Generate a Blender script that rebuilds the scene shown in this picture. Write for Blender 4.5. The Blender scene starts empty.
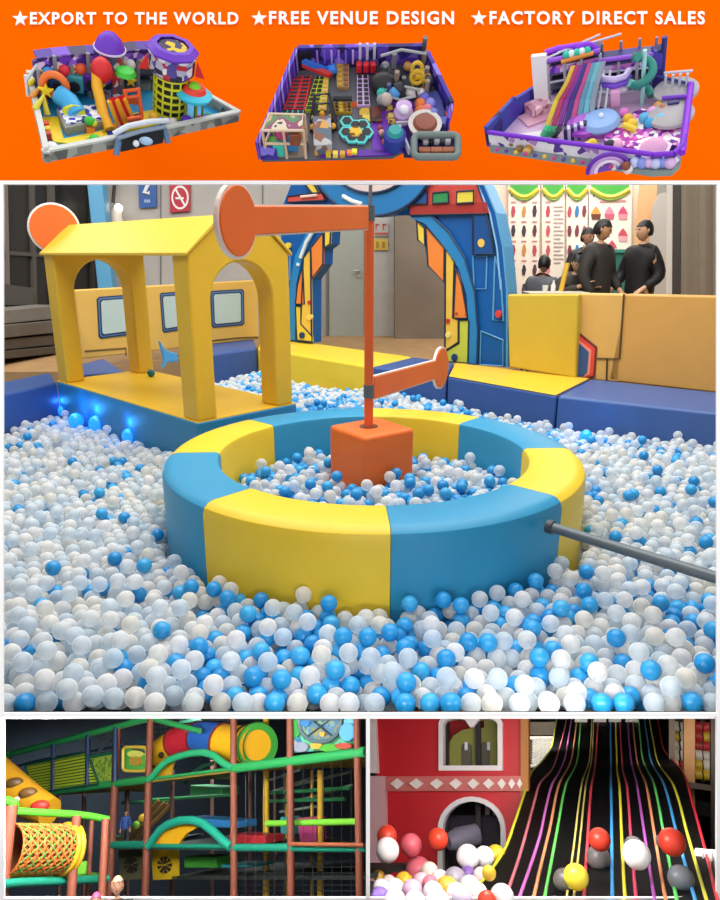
import bpy, bmesh, math, random
import numpy as np
from mathutils import Vector, Matrix, kdtree
R0 = random.Random(7)
PI = math.pi
COL = bpy.context.scene.collection
F = 680.0
PITCH = math.atan(196 / 680)
CAM = Vector((0, 0, 1.94))
RCAM = Matrix(((1, 0, 0), (0, math.cos(PITCH), math.sin(PITCH)), (0, -math.sin(PITCH), math.cos(PITCH))))  # (right, ahead, up) of the camera -> world

def cray(px, py):
    return Vector(((px - 360) / F, 1.0, (450 - py) / F))

class View:
    """A place of its own: a rigid frame in which the camera stands at height ch and looks down by e at the point seen at pixel (px, py)."""
    def __init__(s, px=None, py=None, e=0.0, ch=0.0):
        if px is None:
            s.A = RCAM.copy()
            s.M = Matrix.Identity(4)
            s.cam = CAM.copy()
            return
        f0 = cray(px, py).normalized()
        ui = Vector((0, 0, 1)); ui = (ui - f0 * ui.dot(f0)).normalized()
        up = ui * math.cos(e) - f0 * math.sin(e)
        fw = f0 * math.cos(e) + ui * math.sin(e)
        rt = fw.cross(up)
        s.A = Matrix((rt, fw, up))
        W = RCAM @ s.A.transposed()
        s.cam = Vector((0, 0, ch))
        s.M = Matrix.Translation(CAM) @ W.to_4x4() @ Matrix.Translation(-s.cam)
    def ray(s, px, py):
        return s.A @ cray(px, py)
    def z(s, px, py, z):
        r = s.ray(px, py); return s.cam + r * ((z - s.cam.z) / r.z)
    def y(s, px, py, y):
        r = s.ray(px, py); return s.cam + r * ((y - s.cam.y) / r.y)
    def pl(s, px, py, p0, d):
        """on the vertical plane through p0 along the horizontal direction d"""
        n = Vector((-d[1], d[0], 0)); p0 = Vector((p0[0], p0[1], 0))
        r = s.ray(px, py); return s.cam + r * ((p0 - s.cam).dot(n) / r.dot(n))
    def proj(s, p):
        c = s.A.transposed() @ (Vector(p) - s.cam)
        return 360 + F * c.x / c.y, 450 - F * c.z / c.y, c.y
MAIN = View()

# ---------------------------------------------------------------- materials
def lin(h):
    h = h.lstrip('#')
    v = [int(h[i:i + 2], 16) / 255 for i in (0, 2, 4)]
    return tuple(x / 12.92 if x <= .04045 else ((x + .055) / 1.055) ** 2.4 for x in v) + (1,)
_m = {}
def mat(h, rough=.5, metal=0, noise=0.0, scale=8, bump=0, emit=0, sheen=0, alpha=1, trans=0, spec=.5, coat=0):
    key = (h, rough, metal, noise, scale, bump, emit, sheen, alpha, trans, spec, coat)
    if key in _m: return _m[key]
    m = bpy.data.materials.new('surface_' + h.strip('#')); m.use_nodes = True
    nt = m.node_tree; b = nt.nodes['Principled BSDF']; L = nt.links
    c = lin(h)
    b.inputs['Base Color'].default_value = c
    b.inputs['Roughness'].default_value = rough
    b.inputs['Metallic'].default_value = metal
    b.inputs['Specular IOR Level'].default_value = spec
    b.inputs['Sheen Weight'].default_value = sheen
    b.inputs['Alpha'].default_value = alpha
    b.inputs['Transmission Weight'].default_value = trans
    b.inputs['Coat Weight'].default_value = coat
    if emit:
        b.inputs['Emission Color'].default_value = c; b.inputs['Emission Strength'].default_value = emit
    if noise or bump:
        tc = nt.nodes.new('ShaderNodeTexCoord'); n = nt.nodes.new('ShaderNodeTexNoise')
        n.inputs['Scale'].default_value = scale; n.inputs['Detail'].default_value = 5
        L.new(tc.outputs['Object'], n.inputs['Vector'])
        if noise:
            mx = nt.nodes.new('ShaderNodeMix'); mx.data_type = 'RGBA'; mx.blend_type = 'MULTIPLY'
            rp = nt.nodes.new('ShaderNodeValToRGB')
            rp.color_ramp.elements[0].position = .3; rp.color_ramp.elements[1].position = .7
            v = 1 - noise; rp.color_ramp.elements[0].color = (v, v, v, 1)
            L.new(n.outputs['Fac'], rp.inputs['Fac']); mx.inputs['Factor'].default_value = 1
            mx.inputs['A'].default_value = c; L.new(rp.outputs['Color'], mx.inputs['B'])
            L.new(mx.outputs['Result'], b.inputs['Base Color'])
        if bump:
            bp = nt.nodes.new('ShaderNodeBump'); bp.inputs['Strength'].default_value = bump; bp.inputs['Distance'].default_value = .01
            L.new(n.outputs['Fac'], bp.inputs['Height']); L.new(bp.outputs['Normal'], b.inputs['Normal'])
    _m[key] = m
    return m

def pattern(cols, kind='speckle', scale=60, rough=.6, width=.5):
    """a printed surface: coloured cells ('speckle'), stripes or checks, in object space"""
    m = bpy.data.materials.new('print_' + kind); m.use_nodes = True
    nt = m.node_tree; b = nt.nodes['Principled BSDF']; L = nt.links
    b.inputs['Roughness'].default_value = rough
    tc = nt.nodes.new('ShaderNodeTexCoord')
    rp = nt.nodes.new('ShaderNodeValToRGB'); rp.color_ramp.interpolation = 'CONSTANT'
    el = rp.color_ramp.elements
    while len(el) < len(cols): el.new(1)
    for i, c in enumerate(cols):
        el[i].position = i / len(cols); el[i].color = lin(c)
    if kind == 'speckle':
        t = nt.nodes.new('ShaderNodeTexVoronoi'); t.inputs['Scale'].default_value = scale
        L.new(tc.outputs['Object'], t.inputs['Vector'])
        sp = nt.nodes.new('ShaderNodeSeparateColor'); L.new(t.outputs['Color'], sp.inputs['Color']); L.new(sp.outputs['Red'], rp.inputs['Fac'])
    elif kind == 'blotch':
        t = nt.nodes.new('ShaderNodeTexNoise'); t.inputs['Scale'].default_value = scale; t.inputs['Detail'].default_value = 3
        L.new(tc.outputs['Object'], t.inputs['Vector'])
        mr = nt.nodes.new('ShaderNodeMapRange'); mr.inputs['From Min'].default_value = .3; mr.inputs['From Max'].default_value = .7
        L.new(t.outputs['Fac'], mr.inputs['Value']); L.new(mr.outputs['Result'], rp.inputs['Fac'])
    else:
        t = nt.nodes.new('ShaderNodeTexWave'); t.inputs['Scale'].default_value = scale; t.wave_profile = 'SAW'
        t.bands_direction = kind; L.new(tc.outputs['Object'], t.inputs['Vector']); L.new(t.outputs['Fac'], rp.inputs['Fac'])
    L.new(rp.outputs['Color'], b.inputs['Base Color'])
    return m

# ---------------------------------------------------------------- mesh builder
BASE = {}
class MB:
    def __init__(s): s.v = []; s.f = []; s.mi = []; s.cur = 0
    def add(s, vs, fs):
        o = len(s.v); s.v += [tuple(x) for x in vs]; s.f += [tuple(i + o for i in f) for f in fs]; s.mi += [s.cur] * len(fs)
        return s
    def box(s, c, size, rz=0):
        hx, hy, hz = size[0] / 2, size[1] / 2, size[2] / 2; ca, sa = math.cos(rz), math.sin(rz)
        vs = []
        for z in (-hz, hz):
            for x, y in ((-hx, -hy), (hx, -hy), (hx, hy), (-hx, hy)):
                vs.append((c[0] + x * ca - y * sa, c[1] + x * sa + y * ca, c[2] + z))
        return s.add(vs, [(3, 2, 1, 0), (4, 5, 6, 7), (0, 1, 5, 4), (1, 2, 6, 5), (2, 3, 7, 6), (3, 0, 4, 7)])
    def bar(s, a, b, w, h=None):
        """square bar between two points"""
        a, b = Vector(a), Vector(b); h = h or w; d = (b - a).normalized()
        u = d.cross(Vector((0, 0, 1)));
        if u.length < 1e-4: u = Vector((1, 0, 0))
        u.normalize(); t = u.cross(d)
        vs = [p + u * (w / 2 * i) + t * (h / 2 * j) for p in (a, b) for i, j in ((-1, -1), (1, -1), (1, 1), (-1, 1))]
        return s.add(vs, [(3, 2, 1, 0), (4, 5, 6, 7), (0, 1, 5, 4), (1, 2, 6, 5), (2, 3, 7, 6), (3, 0, 4, 7)])
    def prism(s, pts, ex):
        n = len(pts); ex = Vector(ex); p = [Vector(q) for q in pts]
        nn = Vector((0, 0, 0))
        for i in range(n): nn += p[i].cross(p[(i + 1) % n])
        if nn.dot(ex) > 0: p.reverse()
        vs = p + [q + ex for q in p]
        return s.add(vs, [tuple(range(n)), tuple(range(2 * n - 1, n - 1, -1))] + [((i + 1) % n, i, n + i, n + (i + 1) % n) for i in range(n)])
    def tube(s, path, r, n=10, caps=True, closed=False):
        p = [Vector(q) for q in path]; k = len(p); rr = r if isinstance(r, (list, tuple)) else [r] * k
        vs = []; prev = None
        for i in range(k):
            if closed: d = p[(i + 1) % k] - p[i - 1]
            else: d = p[min(i + 1, k - 1)] - p[max(i - 1, 0)]
            d.normalize()
            if prev is None:
                u = d.cross(Vector((0, 0, 1)))
                if u.length < 1e-3: u = d.cross(Vector((0, 1, 0)))
            else: u = prev - d * prev.dot(d)
            u.normalize(); prev = u; t = d.cross(u)
            vs += [p[i] + (u * math.cos(a) + t * math.sin(a)) * rr[i] for a in [2 * PI * j / n for j in range(n)]]
        fs = []
        for i in range(k if closed else k - 1):
            a, b = i * n, ((i + 1) % k) * n
            fs += [(a + j, a + (j + 1) % n, b + (j + 1) % n, b + j) for j in range(n)]
        if caps and not closed: fs += [tuple(range(n - 1, -1, -1)), tuple(range((k - 1) * n, k * n))]
        return s.add(vs, fs)
    def lathe(s, c, prof, n=24, axis=(0, 0, 1)):
        a = Vector(axis).normalized(); u = a.cross(Vector((0, 1, 0)))
        if u.length < 1e-3: u = a.cross(Vector((1, 0, 0)))
        u.normalize(); t = a.cross(u); c = Vector(c); vs = []
        for r, h in prof: vs += [c + a * h + (u * math.cos(2 * PI * j / n) + t * math.sin(2 * PI * j / n)) * r for j in range(n)]
        fs = []
        for i in range(len(prof) - 1):
            fs += [(i * n + j, i * n + (j + 1) % n, (i + 1) * n + (j + 1) % n, (i + 1) * n + j) for j in range(n)]
        if prof[0][0] > 1e-6: fs.append(tuple(range(n - 1, -1, -1)))
        if prof[-1][0] > 1e-6: fs.append(tuple(range((len(prof) - 1) * n, len(prof) * n)))
        return s.add(vs, fs)
    def ball(s, c, r, n=12, sq=(1, 1, 1)):
        c = Vector(c); prof = [(max(1e-7, math.sin(PI * i / n)), -math.cos(PI * i / n)) for i in range(n + 1)]; m = 2 * n; vs = []
        for q, h in prof: vs += [(c.x + r * sq[0] * q * math.cos(2 * PI * j / m), c.y + r * sq[1] * q * math.sin(2 * PI * j / m), c.z + r * sq[2] * h) for j in range(m)]
        return s.add(vs, [(i * m + j, i * m + (j + 1) % m, (i + 1) * m + (j + 1) % m, (i + 1) * m + j) for i in range(n) for j in range(m)])
    def build(s, name, m, parent=None, base=(0, 0, 0), view=MAIN, smooth=None, bevel=0, segs=3):
        me = bpy.data.meshes.new(name)
        q = parent
        while q is not None:
            if q.name in BASE: base = BASE[q.name]; break
            q = q.parent
        bx, by, bz = base
        me.from_pydata([(x - bx, y - by, z - bz) for x, y, z in s.v], [], s.f)
        ms = m if isinstance(m, (list, tuple)) else [m]
        for q in ms: me.materials.append(q)
        if len(ms) > 1: me.polygons.foreach_set('material_index', s.mi)
        bm = bmesh.new(); bm.from_mesh(me); bmesh.ops.remove_doubles(bm, verts=bm.verts, dist=1e-6)
        bmesh.ops.recalc_face_normals(bm, faces=bm.faces)
        if smooth is not None:
            for f in bm.faces: f.smooth = True
            for e in bm.edges:
                if len(e.link_faces) == 2 and e.calc_face_angle(0) > math.radians(smooth): e.smooth = False
        bm.to_mesh(me); bm.free()
        o = bpy.data.objects.new(name, me); COL.objects.link(o)
        if bevel:
            for p in me.polygons: p.use_smooth = True
            b = o.modifiers.new('bevel', 'BEVEL'); b.width = bevel; b.segments = segs; b.limit_method = 'ANGLE'; b.angle_limit = math.radians(35); b.harden_normals = True
        if parent is not None: o.parent = parent
        else: o.matrix_world = view.M @ Matrix.Translation(base); BASE[o.name] = tuple(base)
        return o

def thing(name, label, cat, base=(0, 0, 0), view=MAIN, group=None):
    o = bpy.data.objects.new(name, None); COL.objects.link(o); o.empty_display_size = .05
    o.matrix_world = view.M @ Matrix.Translation(base)
    BASE[o.name] = tuple(base)
    return tag(o, label, cat, group)
def tag(o, label, cat, group=None, kind=None):
    o['label'] = label; o['category'] = cat
    if group: o['group'] = group
    if kind: o['kind'] = kind
    return o
def struct(o, kind='structure'):
    o['kind'] = kind; return o
def lab(o, t): o['label'] = t; return o

def arc(cx, cy, r, a0, a1, n, ry=None):
    ry = r if ry is None else ry
    return [(cx + r * math.cos(math.radians(a0 + (a1 - a0) * i / n)), cy + ry * math.sin(math.radians(a0 + (a1 - a0) * i / n))) for i in range(n + 1)]

class Plane:
    """A standing sheet in a view: outlines are given as seen in the picture, then get their true size, distance and thickness."""
    def __init__(s, view, p0, d):
        s.v = view; s.p0 = Vector((p0[0], p0[1], 0)); d = Vector((d[0], d[1], 0)).normalized(); s.d = d
        n = Vector((d.y, -d.x, 0)); s.n = n if n.dot(view.cam - s.p0) > 0 else -n
    def at(s, px, py, off=0):
        p0 = s.p0 + s.n * off
        return s.v.pl(px, py, p0, s.d)
    def poly(s, pts, off=0, th=.02, mb=None):
        mb = mb or MB()
        mb.prism([s.at(x, y, off) for x, y in pts], s.n * -th)
        return mb
    def ellipse(s, cx, cy, rx, ry=None, off=0, th=.02, n=28, mb=None):
        return s.poly(arc(cx, cy, rx, 0, 360 * (n - 1) / n, n - 1, ry), off, th, mb)
    def line(s, pts, r=.006, off=0, mb=None, closed=False, n=6):
        mb = mb or MB(); mb.tube([s.at(x, y, off) for x, y in pts], r, n, closed=closed); return mb
    def ring(s, outer, inner, off=0, th=.02, mb=None):
        mb = mb or MB(); n = len(outer); ex = s.n * -th
        o = [s.at(x, y, off) for x, y in outer]; i = [s.at(x, y, off) for x, y in inner]
        vs = o + i + [q + ex for q in o] + [q + ex for q in i]; fs = []
        for k in range(n):
            k2 = (k + 1) % n
            fs += [(k, k2, n + k2, n + k), (2 * n + k2, 2 * n + k, 3 * n + k, 3 * n + k2), (k2, k, 2 * n + k, 2 * n + k2), (n + k, n + k2, 3 * n + k2, 3 * n + k)]
        return mb.add(vs, fs)
def rrect(x0, y0, x1, y1, r, n=4):
    out = []
    for cx, cy, a in ((x1 - r, y0 + r, -90), (x1 - r, y1 - r, 0), (x0 + r, y1 - r, 90), (x0 + r, y0 + r, 180)):
        out += arc(cx, cy, r, a, a + 90, n)
    return out
def text_mesh(body, size=1.0, weight=0.0, spacing=1.0, extrude=.02):
    """vertices and faces of a line of lettering in the x-z plane, starting at the origin"""
    cu = bpy.data.curves.new('lettering', 'FONT'); cu.body = body; cu.size = size; cu.space_character = spacing; cu.offset = weight; cu.extrude = extrude; cu.resolution_u = 3
    o = bpy.data.objects.new('lettering', cu); COL.objects.link(o)
    dg = bpy.context.evaluated_depsgraph_get(); dg.update()
    me = o.evaluated_get(dg).to_mesh()
    vs = [(v.co.x, -v.co.z, v.co.y) for v in me.vertices]; fs = [tuple(p.vertices) for p in me.polygons]
    o.evaluated_get(dg).to_mesh_clear(); bpy.data.objects.remove(o); bpy.data.curves.remove(cu)
    return vs, fs
def star_pts(cx, cy, r):
    return [(cx + (r if i % 2 == 0 else r * .4) * math.sin(PI * i / 5), cy - (r if i % 2 == 0 else r * .4) * math.cos(PI * i / 5)) for i in range(10)]

# ---------------------------------------------------------------- people
def person(name, label, base, view, h=1.72, face=0.0, lean=(0, 0), skin='#b98a68', top='#2b2b2e', bottom='#1d1d22', hair='#14110f',
           arms=None, seated=False, head_turn=(0, 0), hair_long=False, group=None, shirt=None):
    """One adult: a continuous skinned body with head, hands and fingers; garments and hair as children. face = heading of the chest (0 looks along -y)."""
    k = h / 1.75
    root = thing(name, label, 'person', base, view, group)
    ca, sa = math.cos(face), math.sin(face)
    b = Vector(base)
    def P(x, y, z):
        z0 = z - (.38 if seated else 0)
        t = max(0, (z - .95)) / .8
        x += lean[0] * t; y += lean[1] * t
        return b + Vector((x * ca - y * sa, x * sa + y * ca, z0)) * k
    arms = arms or {-1: ((-.24, .02, 1.12), (-.25, -.06, .86)), 1: ((.24, .02, 1.12), (.25, -.06, .86))}
    def skel(parts):
        mb_v, mb_e, mb_r = [], [], []
        for chain in parts:
            last = None
            for item in chain:
                if isinstance(item, int): last = item; continue
                p, r = item; mb_v.append(P(*p)); mb_r.append(r * k)
                if last is not None: mb_e.append((last, len(mb_v) - 1))
                last = len(mb_v) - 1
        return mb_v, mb_e, mb_r
    def skinned(nm, parts, m):
        v, e, r = skel(parts)
        me = bpy.data.meshes.new(nm); me.from_pydata([q - b for q in v], e, []); me.materials.append(m)
        o = bpy.data.objects.new(nm, me); COL.objects.link(o); o.parent = root
        sk = o.modifiers.new('skin', 'SKIN'); sk.use_smooth_shade = True
        d = me.skin_vertices[0].data if me.skin_vertices else None
        if d is None:
            bm = bmesh.new(); bm.from_mesh(me); bm.verts.layers.skin.verify(); bm.to_mesh(me); bm.free(); d = me.skin_vertices[0].data
        for i, q in enumerate(r): d[i].radius = (q, q)
        d[0].use_root = True
        su = o.modifiers.new('round', 'SUBSURF'); su.levels = 1; su.render_levels = 1
        return o
    legs = []
    for sx in (-1, 1):
        if seated: legs.append([0, ((sx * .11, -.02, .92), .09), ((sx * .13, -.42, .9), .07), ((sx * .13, -.42, .48), .045), ((sx * .13, -.54, .44), .04)])
        else: legs.append([0, ((sx * .10, 0, .86), .085), ((sx * .11, -.01, .48), .06), ((sx * .11, .02, .09), .042), ((sx * .11, -.13, .04), .035)])
    body = [[((0, 0, .95), .12), ((0, .01, 1.15), .12), ((0, .01, 1.34), .13), ((0, .01, 1.47), .06), ((0, -.01, 1.55), .052)]] + legs
    for sx in (-1, 1):
        e, w = arms[sx]; w = Vector(w); e = Vector(e); d = (w - e).normalized(); sd = d.cross(Vector((0, 0, 1)));
        if sd.length < .1: sd = Vector((0, 1, 0))
        sd.normalize()
        n0 = sum(len([i for i in c if not isinstance(i, int)]) for c in body)
        body.append([2, ((sx * .16, .01, 1.39), .052), (tuple(e), .034), (tuple(w), .03), (tuple(w + d * .06), .032)])
        palm = n0 + 3
        for i, (off, ln) in enumerate(((-.03, .085), (-.01, .1), (.01, .095), (.03, .075))):
            q = w + d * .085 + sd * off
            body.append([palm, (tuple(q), .011), (tuple(q + d * ln * .5), .009), (tuple(q + d * ln + Vector((0, -.01, -.01))), .007)])
        q = w + d * .03 + sd * .04
        body.append([palm, (tuple(q), .012), (tuple(q + d * .05 + sd * .02), .009)])
    skinned('body', body, mat(skin, .55))
    # head: shaped, with nose, ears and eyes
    hc = P(0, -.02, 1.65); ty, tp = head_turn
    f = face + ty; dx = Vector((math.sin(f), -math.cos(f), 0)); dx = (dx * math.cos(tp) + Vector((0, 0, math.sin(tp)))); sx_ = Vector((math.cos(f), math.sin(f), 0)); uz = sx_.cross(dx) * 1
    if uz.z < 0: uz = -uz
    def H(r, fw, up): return hc + (sx_ * r + dx * fw + uz * up) * k
    mb = MB(); n, m = 12, 20
    vs = []
    for i in range(n + 1):
        t = PI * i / n
        for j in range(m):
            a = 2 * PI * j / m; q = max(1e-6, math.sin(t)); up = -math.cos(t); fw = math.cos(a) * q; r = math.sin(a) * q
            jaw = 1 - .28 * max(0, -up) * (1 if fw > -.2 else 1.4)
            vs.append(H(r * .075 * jaw, fw * .094 * (1 - .12 * max(0, -up)) + .012 * max(0, -up), up * .118))
    mb.add(vs, [(i * m + j, i * m + (j + 1) % m, (i + 1) * m + (j + 1) % m, (i + 1) * m + j) for i in range(n) for j in range(m)])
    mb.add([H(-.014, .086, -.02), H(.014, .086, -.02), H(0, .112, -.018), H(0, .09, .03)], [(0, 1, 2), (1, 3, 2), (3, 0, 2)])
    for q in (-1, 1): mb.ball(H(q * .077, -.005, 0), .022 * k, 5, (.5, 1, 1.3))
    hd = mb.build('head', mat(skin, .5), root, smooth=60)
    for q in (-1, 1): MB().ball(H(q * .03, .083, .018), .010 * k, 5).build('eye', mat('#1a1512', .3), hd)
    MB().ball(H(0, .082, -.055), .016 * k, 5, (1.3, .6, .4)).build('mouth', mat('#8a4f45', .5), hd)
    mb = MB(); vs = []
    for i in range(n + 1):
        t = PI * i / n
        for j in range(m):
            a = 2 * PI * j / m; q = max(1e-6, math.sin(t)); up = -math.cos(t); fw = math.cos(a) * q; r = math.sin(a) * q
            lowest = -.95 if hair_long else -.4
            if fw > .15: lowest = .42
            u2 = max(up, lowest + .1 * math.sin(9 * a)); sc = 1.1
            vs.append(H(r * .078 * sc, fw * .098 * sc - .012, (u2 * .12 * sc) if not (hair_long and fw < 0) else u2 * .16))
    mb.add(vs, [(i * m + j, i * m + (j + 1) % m, (i + 1) * m + (j + 1) % m, (i + 1) * m + j) for i in range(n) for j in range(m)])
    mb.build('hair', mat(hair, .45), root, smooth=60)
    # garments
    jp = [[((0, 0, .80), .185), ((0, .01, .95), .185), ((0, .01, 1.15), .175), ((0, .01, 1.34), .175), ((0, .01, 1.47), .10), ((0, 0, 1.515), .075)]]
    for sx in (-1, 1):
        e, w = arms[sx]; e = Vector(e); w = Vector(w)
        jp.append([3, ((sx * .17, .01, 1.40), .102), (tuple(e), .078), (tuple(e + (w - e) * .92), .05)])
    j = skinned('jacket', jp, mat(top, .7, noise=.15, scale=20))
    if shirt: MB().prism([P(-.04, -.152, 1.42), P(.04, -.152, 1.42), P(0, -.165, 1.2)], (0.001, 0.001, -.004)).build('shirt_front', mat(shirt, .6), j)
    lp = [[((0, 0, .98), .155), ((0, 0, .90), .155)]]
    for sx, l in zip((-1, 1), legs): lp.append([1] + [(p, r * 1.25) for p, r in l[1:-1]])
    skinned('trousers', lp, mat(bottom, .75))
    return root
# ================================================================ the ball pit room
V = MAIN
YEL, BLU, NAV, ORA = '#efcf38', '#2d96c4', '#3a5a99', '#f4742e'
def vinyl(h, rough=.42): return mat(h, rough, noise=.05, scale=5, spec=.4)
FLOOR_Z, BALL_Z = .10, .31
# ---- setting
mb = MB(); mb.prism([(-9, 2.47, .08), (9, 2.47, .08), (9, 15, .08), (-9, 15, .08)], (0, 0, .02)); struct(mb.build('floor', mat('#9aa3ab', .7, noise=.1, scale=3)))
def room_floor(pts, nm, m): mb = MB(); mb.prism([(x, y, .1001) for x, y in pts], (0, 0, .34)); return struct(mb.build(nm, m))
wallm = mat('#b0aeab', .75, noise=.12, scale=2.5)
mb = MB(); mb.box((-.6, 13.2, 3.5), (18, .2, 6.9)); struct(mb.build('wall_back', wallm))
room_floor([(-9, 8.9), (-3.75, 8.95), (-1.7, 11.3), (-1.25, 11.1), (.72, 9.3), (1.19, 8.8), (3.65, 6.86), (9, 3.2), (9, 13.1), (-9, 13.1)], 'floor', mat('#b08c60', .6, noise=.2, scale=4))
BK = Plane(V, (0, 13.09), (1, 0))
# grey corridor door with frame and lever
d = struct(BK.poly([(329, 229), (364, 229), (364, 341), (329, 341)], .02, .04).build('door_1', mat('#a6ada5', .5, noise=.06)))
BK.line([(327.5, 342), (327.5, 227), (365.5, 227), (365.5, 342)], .025, .03).build('door_frame', mat('#6f7470', .5), d)
mb = MB(); mb.tube([BK.at(359, 270.5, .02), BK.at(359, 270.5, .09)], .02); mb.tube([BK.at(359, 270.5, .09), BK.at(353, 270.5, .09)], .018); mb.tube([BK.at(359, 276, .02), BK.at(359, 276, .05)], .03)
mb.build('door_handle', mat('#c3c2bd', .3, .8), d)
struct(BK.poly([(373, 216), (394, 216), (394, 348), (373, 348)], .05, .05).build('wall_panel', mat('#bdbcb8', .65, noise=.1)))
struct(BK.poly([(395, 205), (448, 205), (448, 353), (395, 350)], .5, .5).build('wall_panel', mat('#85796b', .6, noise=.2, scale=1.5)))
wl = BK.poly([(374, 239), (388, 239), (388, 250), (374, 250)], .09, .03).build('notice', mat('#d8b84a', .6)); tag(wl, 'small yellow notice on the corridor wall seen through the blue arch', 'notice')
BASE[wl.name] = (0, 0, 0)
for a, b in ((376, 379), (382, 385)): BK.poly([(a, 241.5), (b, 241.5), (b, 248), (a, 248)], .10, .012).build('printed_mark', mat('#a8862c', .6), wl)
nt_ = BK.poly([(374.5, 222), (388.5, 222), (388.5, 236), (374.5, 236)], .09, .02).build('notice', mat('#b9b3ae', .6)); tag(nt_, 'pale notice with red marks above the yellow notice on the corridor wall', 'notice')
mb = MB()
for a in (375.5, 382.5): BK.poly([(a, 224), (a + 1.3, 224), (a + 1.3, 229.5), (a, 229.5)], .10, .012, mb); BK.poly([(a, 224), (a + 4, 224), (a + 4, 225.3), (a, 225.3)], .10, .012, mb)
BK.poly([(375, 232.5), (388, 232.5), (388, 234.5), (375, 234.5)], .10, .012, mb); mb.build('printed_mark', mat('#c05a50', .6), nt_)
# wall joints
mb = MB()
for x in (160, 262): BK.poly([(x, 178), (x + 1, 178), (x + 1, 320), (x, 320)], .012, .02, mb)
struct(mb.build('trim_1', mat('#716f6d', .7)))
# blue sign with the figure 2 and a red no-smoking sign
s1 = BK.poly([(138, 172), (156, 172), (156.5, 207), (139, 208)], .06, .05).build('wall_sign', mat('#24549c', .45)); tag(s1, 'blue wall sign with a white figure 2 on the grey back wall', 'sign')
mb = MB(); P = lambda pts: BK.line(pts, .035, .07, mb)
P([(143.5, 181), (145, 177), (148, 177), (149.5, 180), (148, 185), (144.2, 193), (149.8, 193)]); mb.build('numeral', mat('#eef0f2', .5), s1)
mb = MB()
for x in (144.3, 146.4, 148.4): BK.poly([(x, 199.5), (x + 1.5, 199.5), (x + 1.5, 202.5), (x, 202.5)], .07, .02, mb)
mb.build('lettering', mat('#9db7da', .5), s1)
s2 = BK.poly([(169.5, 181), (190, 181), (190, 211), (170, 212.5)], .06, .05).build('wall_sign', mat('#b3263b', .45)); tag(s2, 'red no smoking sign with a white crossed circle on the grey back wall', 'sign')
mb = MB(); BK.ring(arc(180, 197.5, 8.6, 0, 350, 35, 12), arc(180, 197.5, 7.0, 0, 350, 35, 9.9), .075, .02, mb)
BK.poly([(174.8, 190), (176, 188.4), (185.3, 204.6), (184.2, 206.2)], .08, .02, mb); BK.poly([(175.5, 197.2), (183.5, 197.2), (183.5, 199.2), (175.5, 199.2)], .072, .015, mb)
mb.build('crossed_circle', mat('#f0e9ea', .5), s2)
# the left: dark glazing, planks, blue pillar
GL = Plane(V, (-5.7, 10.0), (.3, 1))
struct(GL.poly([(-60, 120), (112, 150), (112, 335), (-60, 380)], 0, .08).build('wall_left', mat('#2c2a27', .35, noise=.45, scale=1.3)))
for i, (x, w, c) in enumerate(((4, 3, '#6e6862'), (31, 3, '#4f4b46'), (49, 5, '#57534e'), (90, 2, '#3a3733'))):
    struct(GL.poly([(x, 150), (x + w, 150), (x + w + 4, 330), (x + 3.5, 330)], .06, .06).build('window_%d' % (i + 1), mat(c, .4)))
struct(GL.poly([(-60, 246), (96, 257), (96, 260), (-60, 251)], .05, .06).build('trim_2', mat('#4b4843', .4)))
pl = GL.poly([(4, 284), (34, 288), (34, 305), (4, 305)], .15, .1).build('lounge_seat', mat('#4c4a46', .6)); tag(pl, 'dim grey lounge seat behind the dark window frames on the left', 'seat')
struct(MB().box(tuple(V.pl(105, 262, (0, 12.4), (1, 0)) + Vector((0, 0, -.1))), (.26, .26, 4.4)).build('trim_3', mat('#5aa3cf', .5), bevel=.02))
PK = Plane(V, (-5.02, 9.45), (.26, 1))
for i, (y0, y1) in enumerate(((309, 323), (324, 337), (338, 349), (350, 358))):
    k = PK.poly([(-70, y0 + 8), (62, y0 - 4), (62, y1 - 5), (-70, y1 + 9)], .06 * (i % 2), .5).build('plank', mat(['#7d7871', '#665f56', '#5a5248', '#50483e'][i], .6, noise=.3, scale=3), bevel=.012)
    tag(k, ['grey top plank of the dark plank stack left of the yellow house', 'brown second plank from the top of the stack left of the yellow house', 'dark third plank from the top of the stack left of the yellow house', 'lowest dark plank on the tan floor left of the yellow house'][i], 'plank', 'stacked planks left of the house')
# warm lamp by the pillar
lp = thing('wall_lamp', 'glowing white lamp beside the blue pillar behind the yellow roof', 'lamp', tuple(BK.at(118, 220, .2)))
c = BK.at(118.5, 208, .3); MB().ball(c, .07, 10).build('bulb', mat('#fff2dc', .5, emit=9), lp, smooth=60)
MB().lathe(BK.at(117, 226, .3), [(.0, 0), (.12, 0), (.10, .22), (.05, .3), (.0, .3)], 16).build('lamp_holder', mat('#e6dccd', .5), lp, smooth=40)
MB().tube([BK.at(115, 178, .15), BK.at(113, 203, .15)], .03).build('wire_rack', mat('#3c3835', .5), lp)
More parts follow.
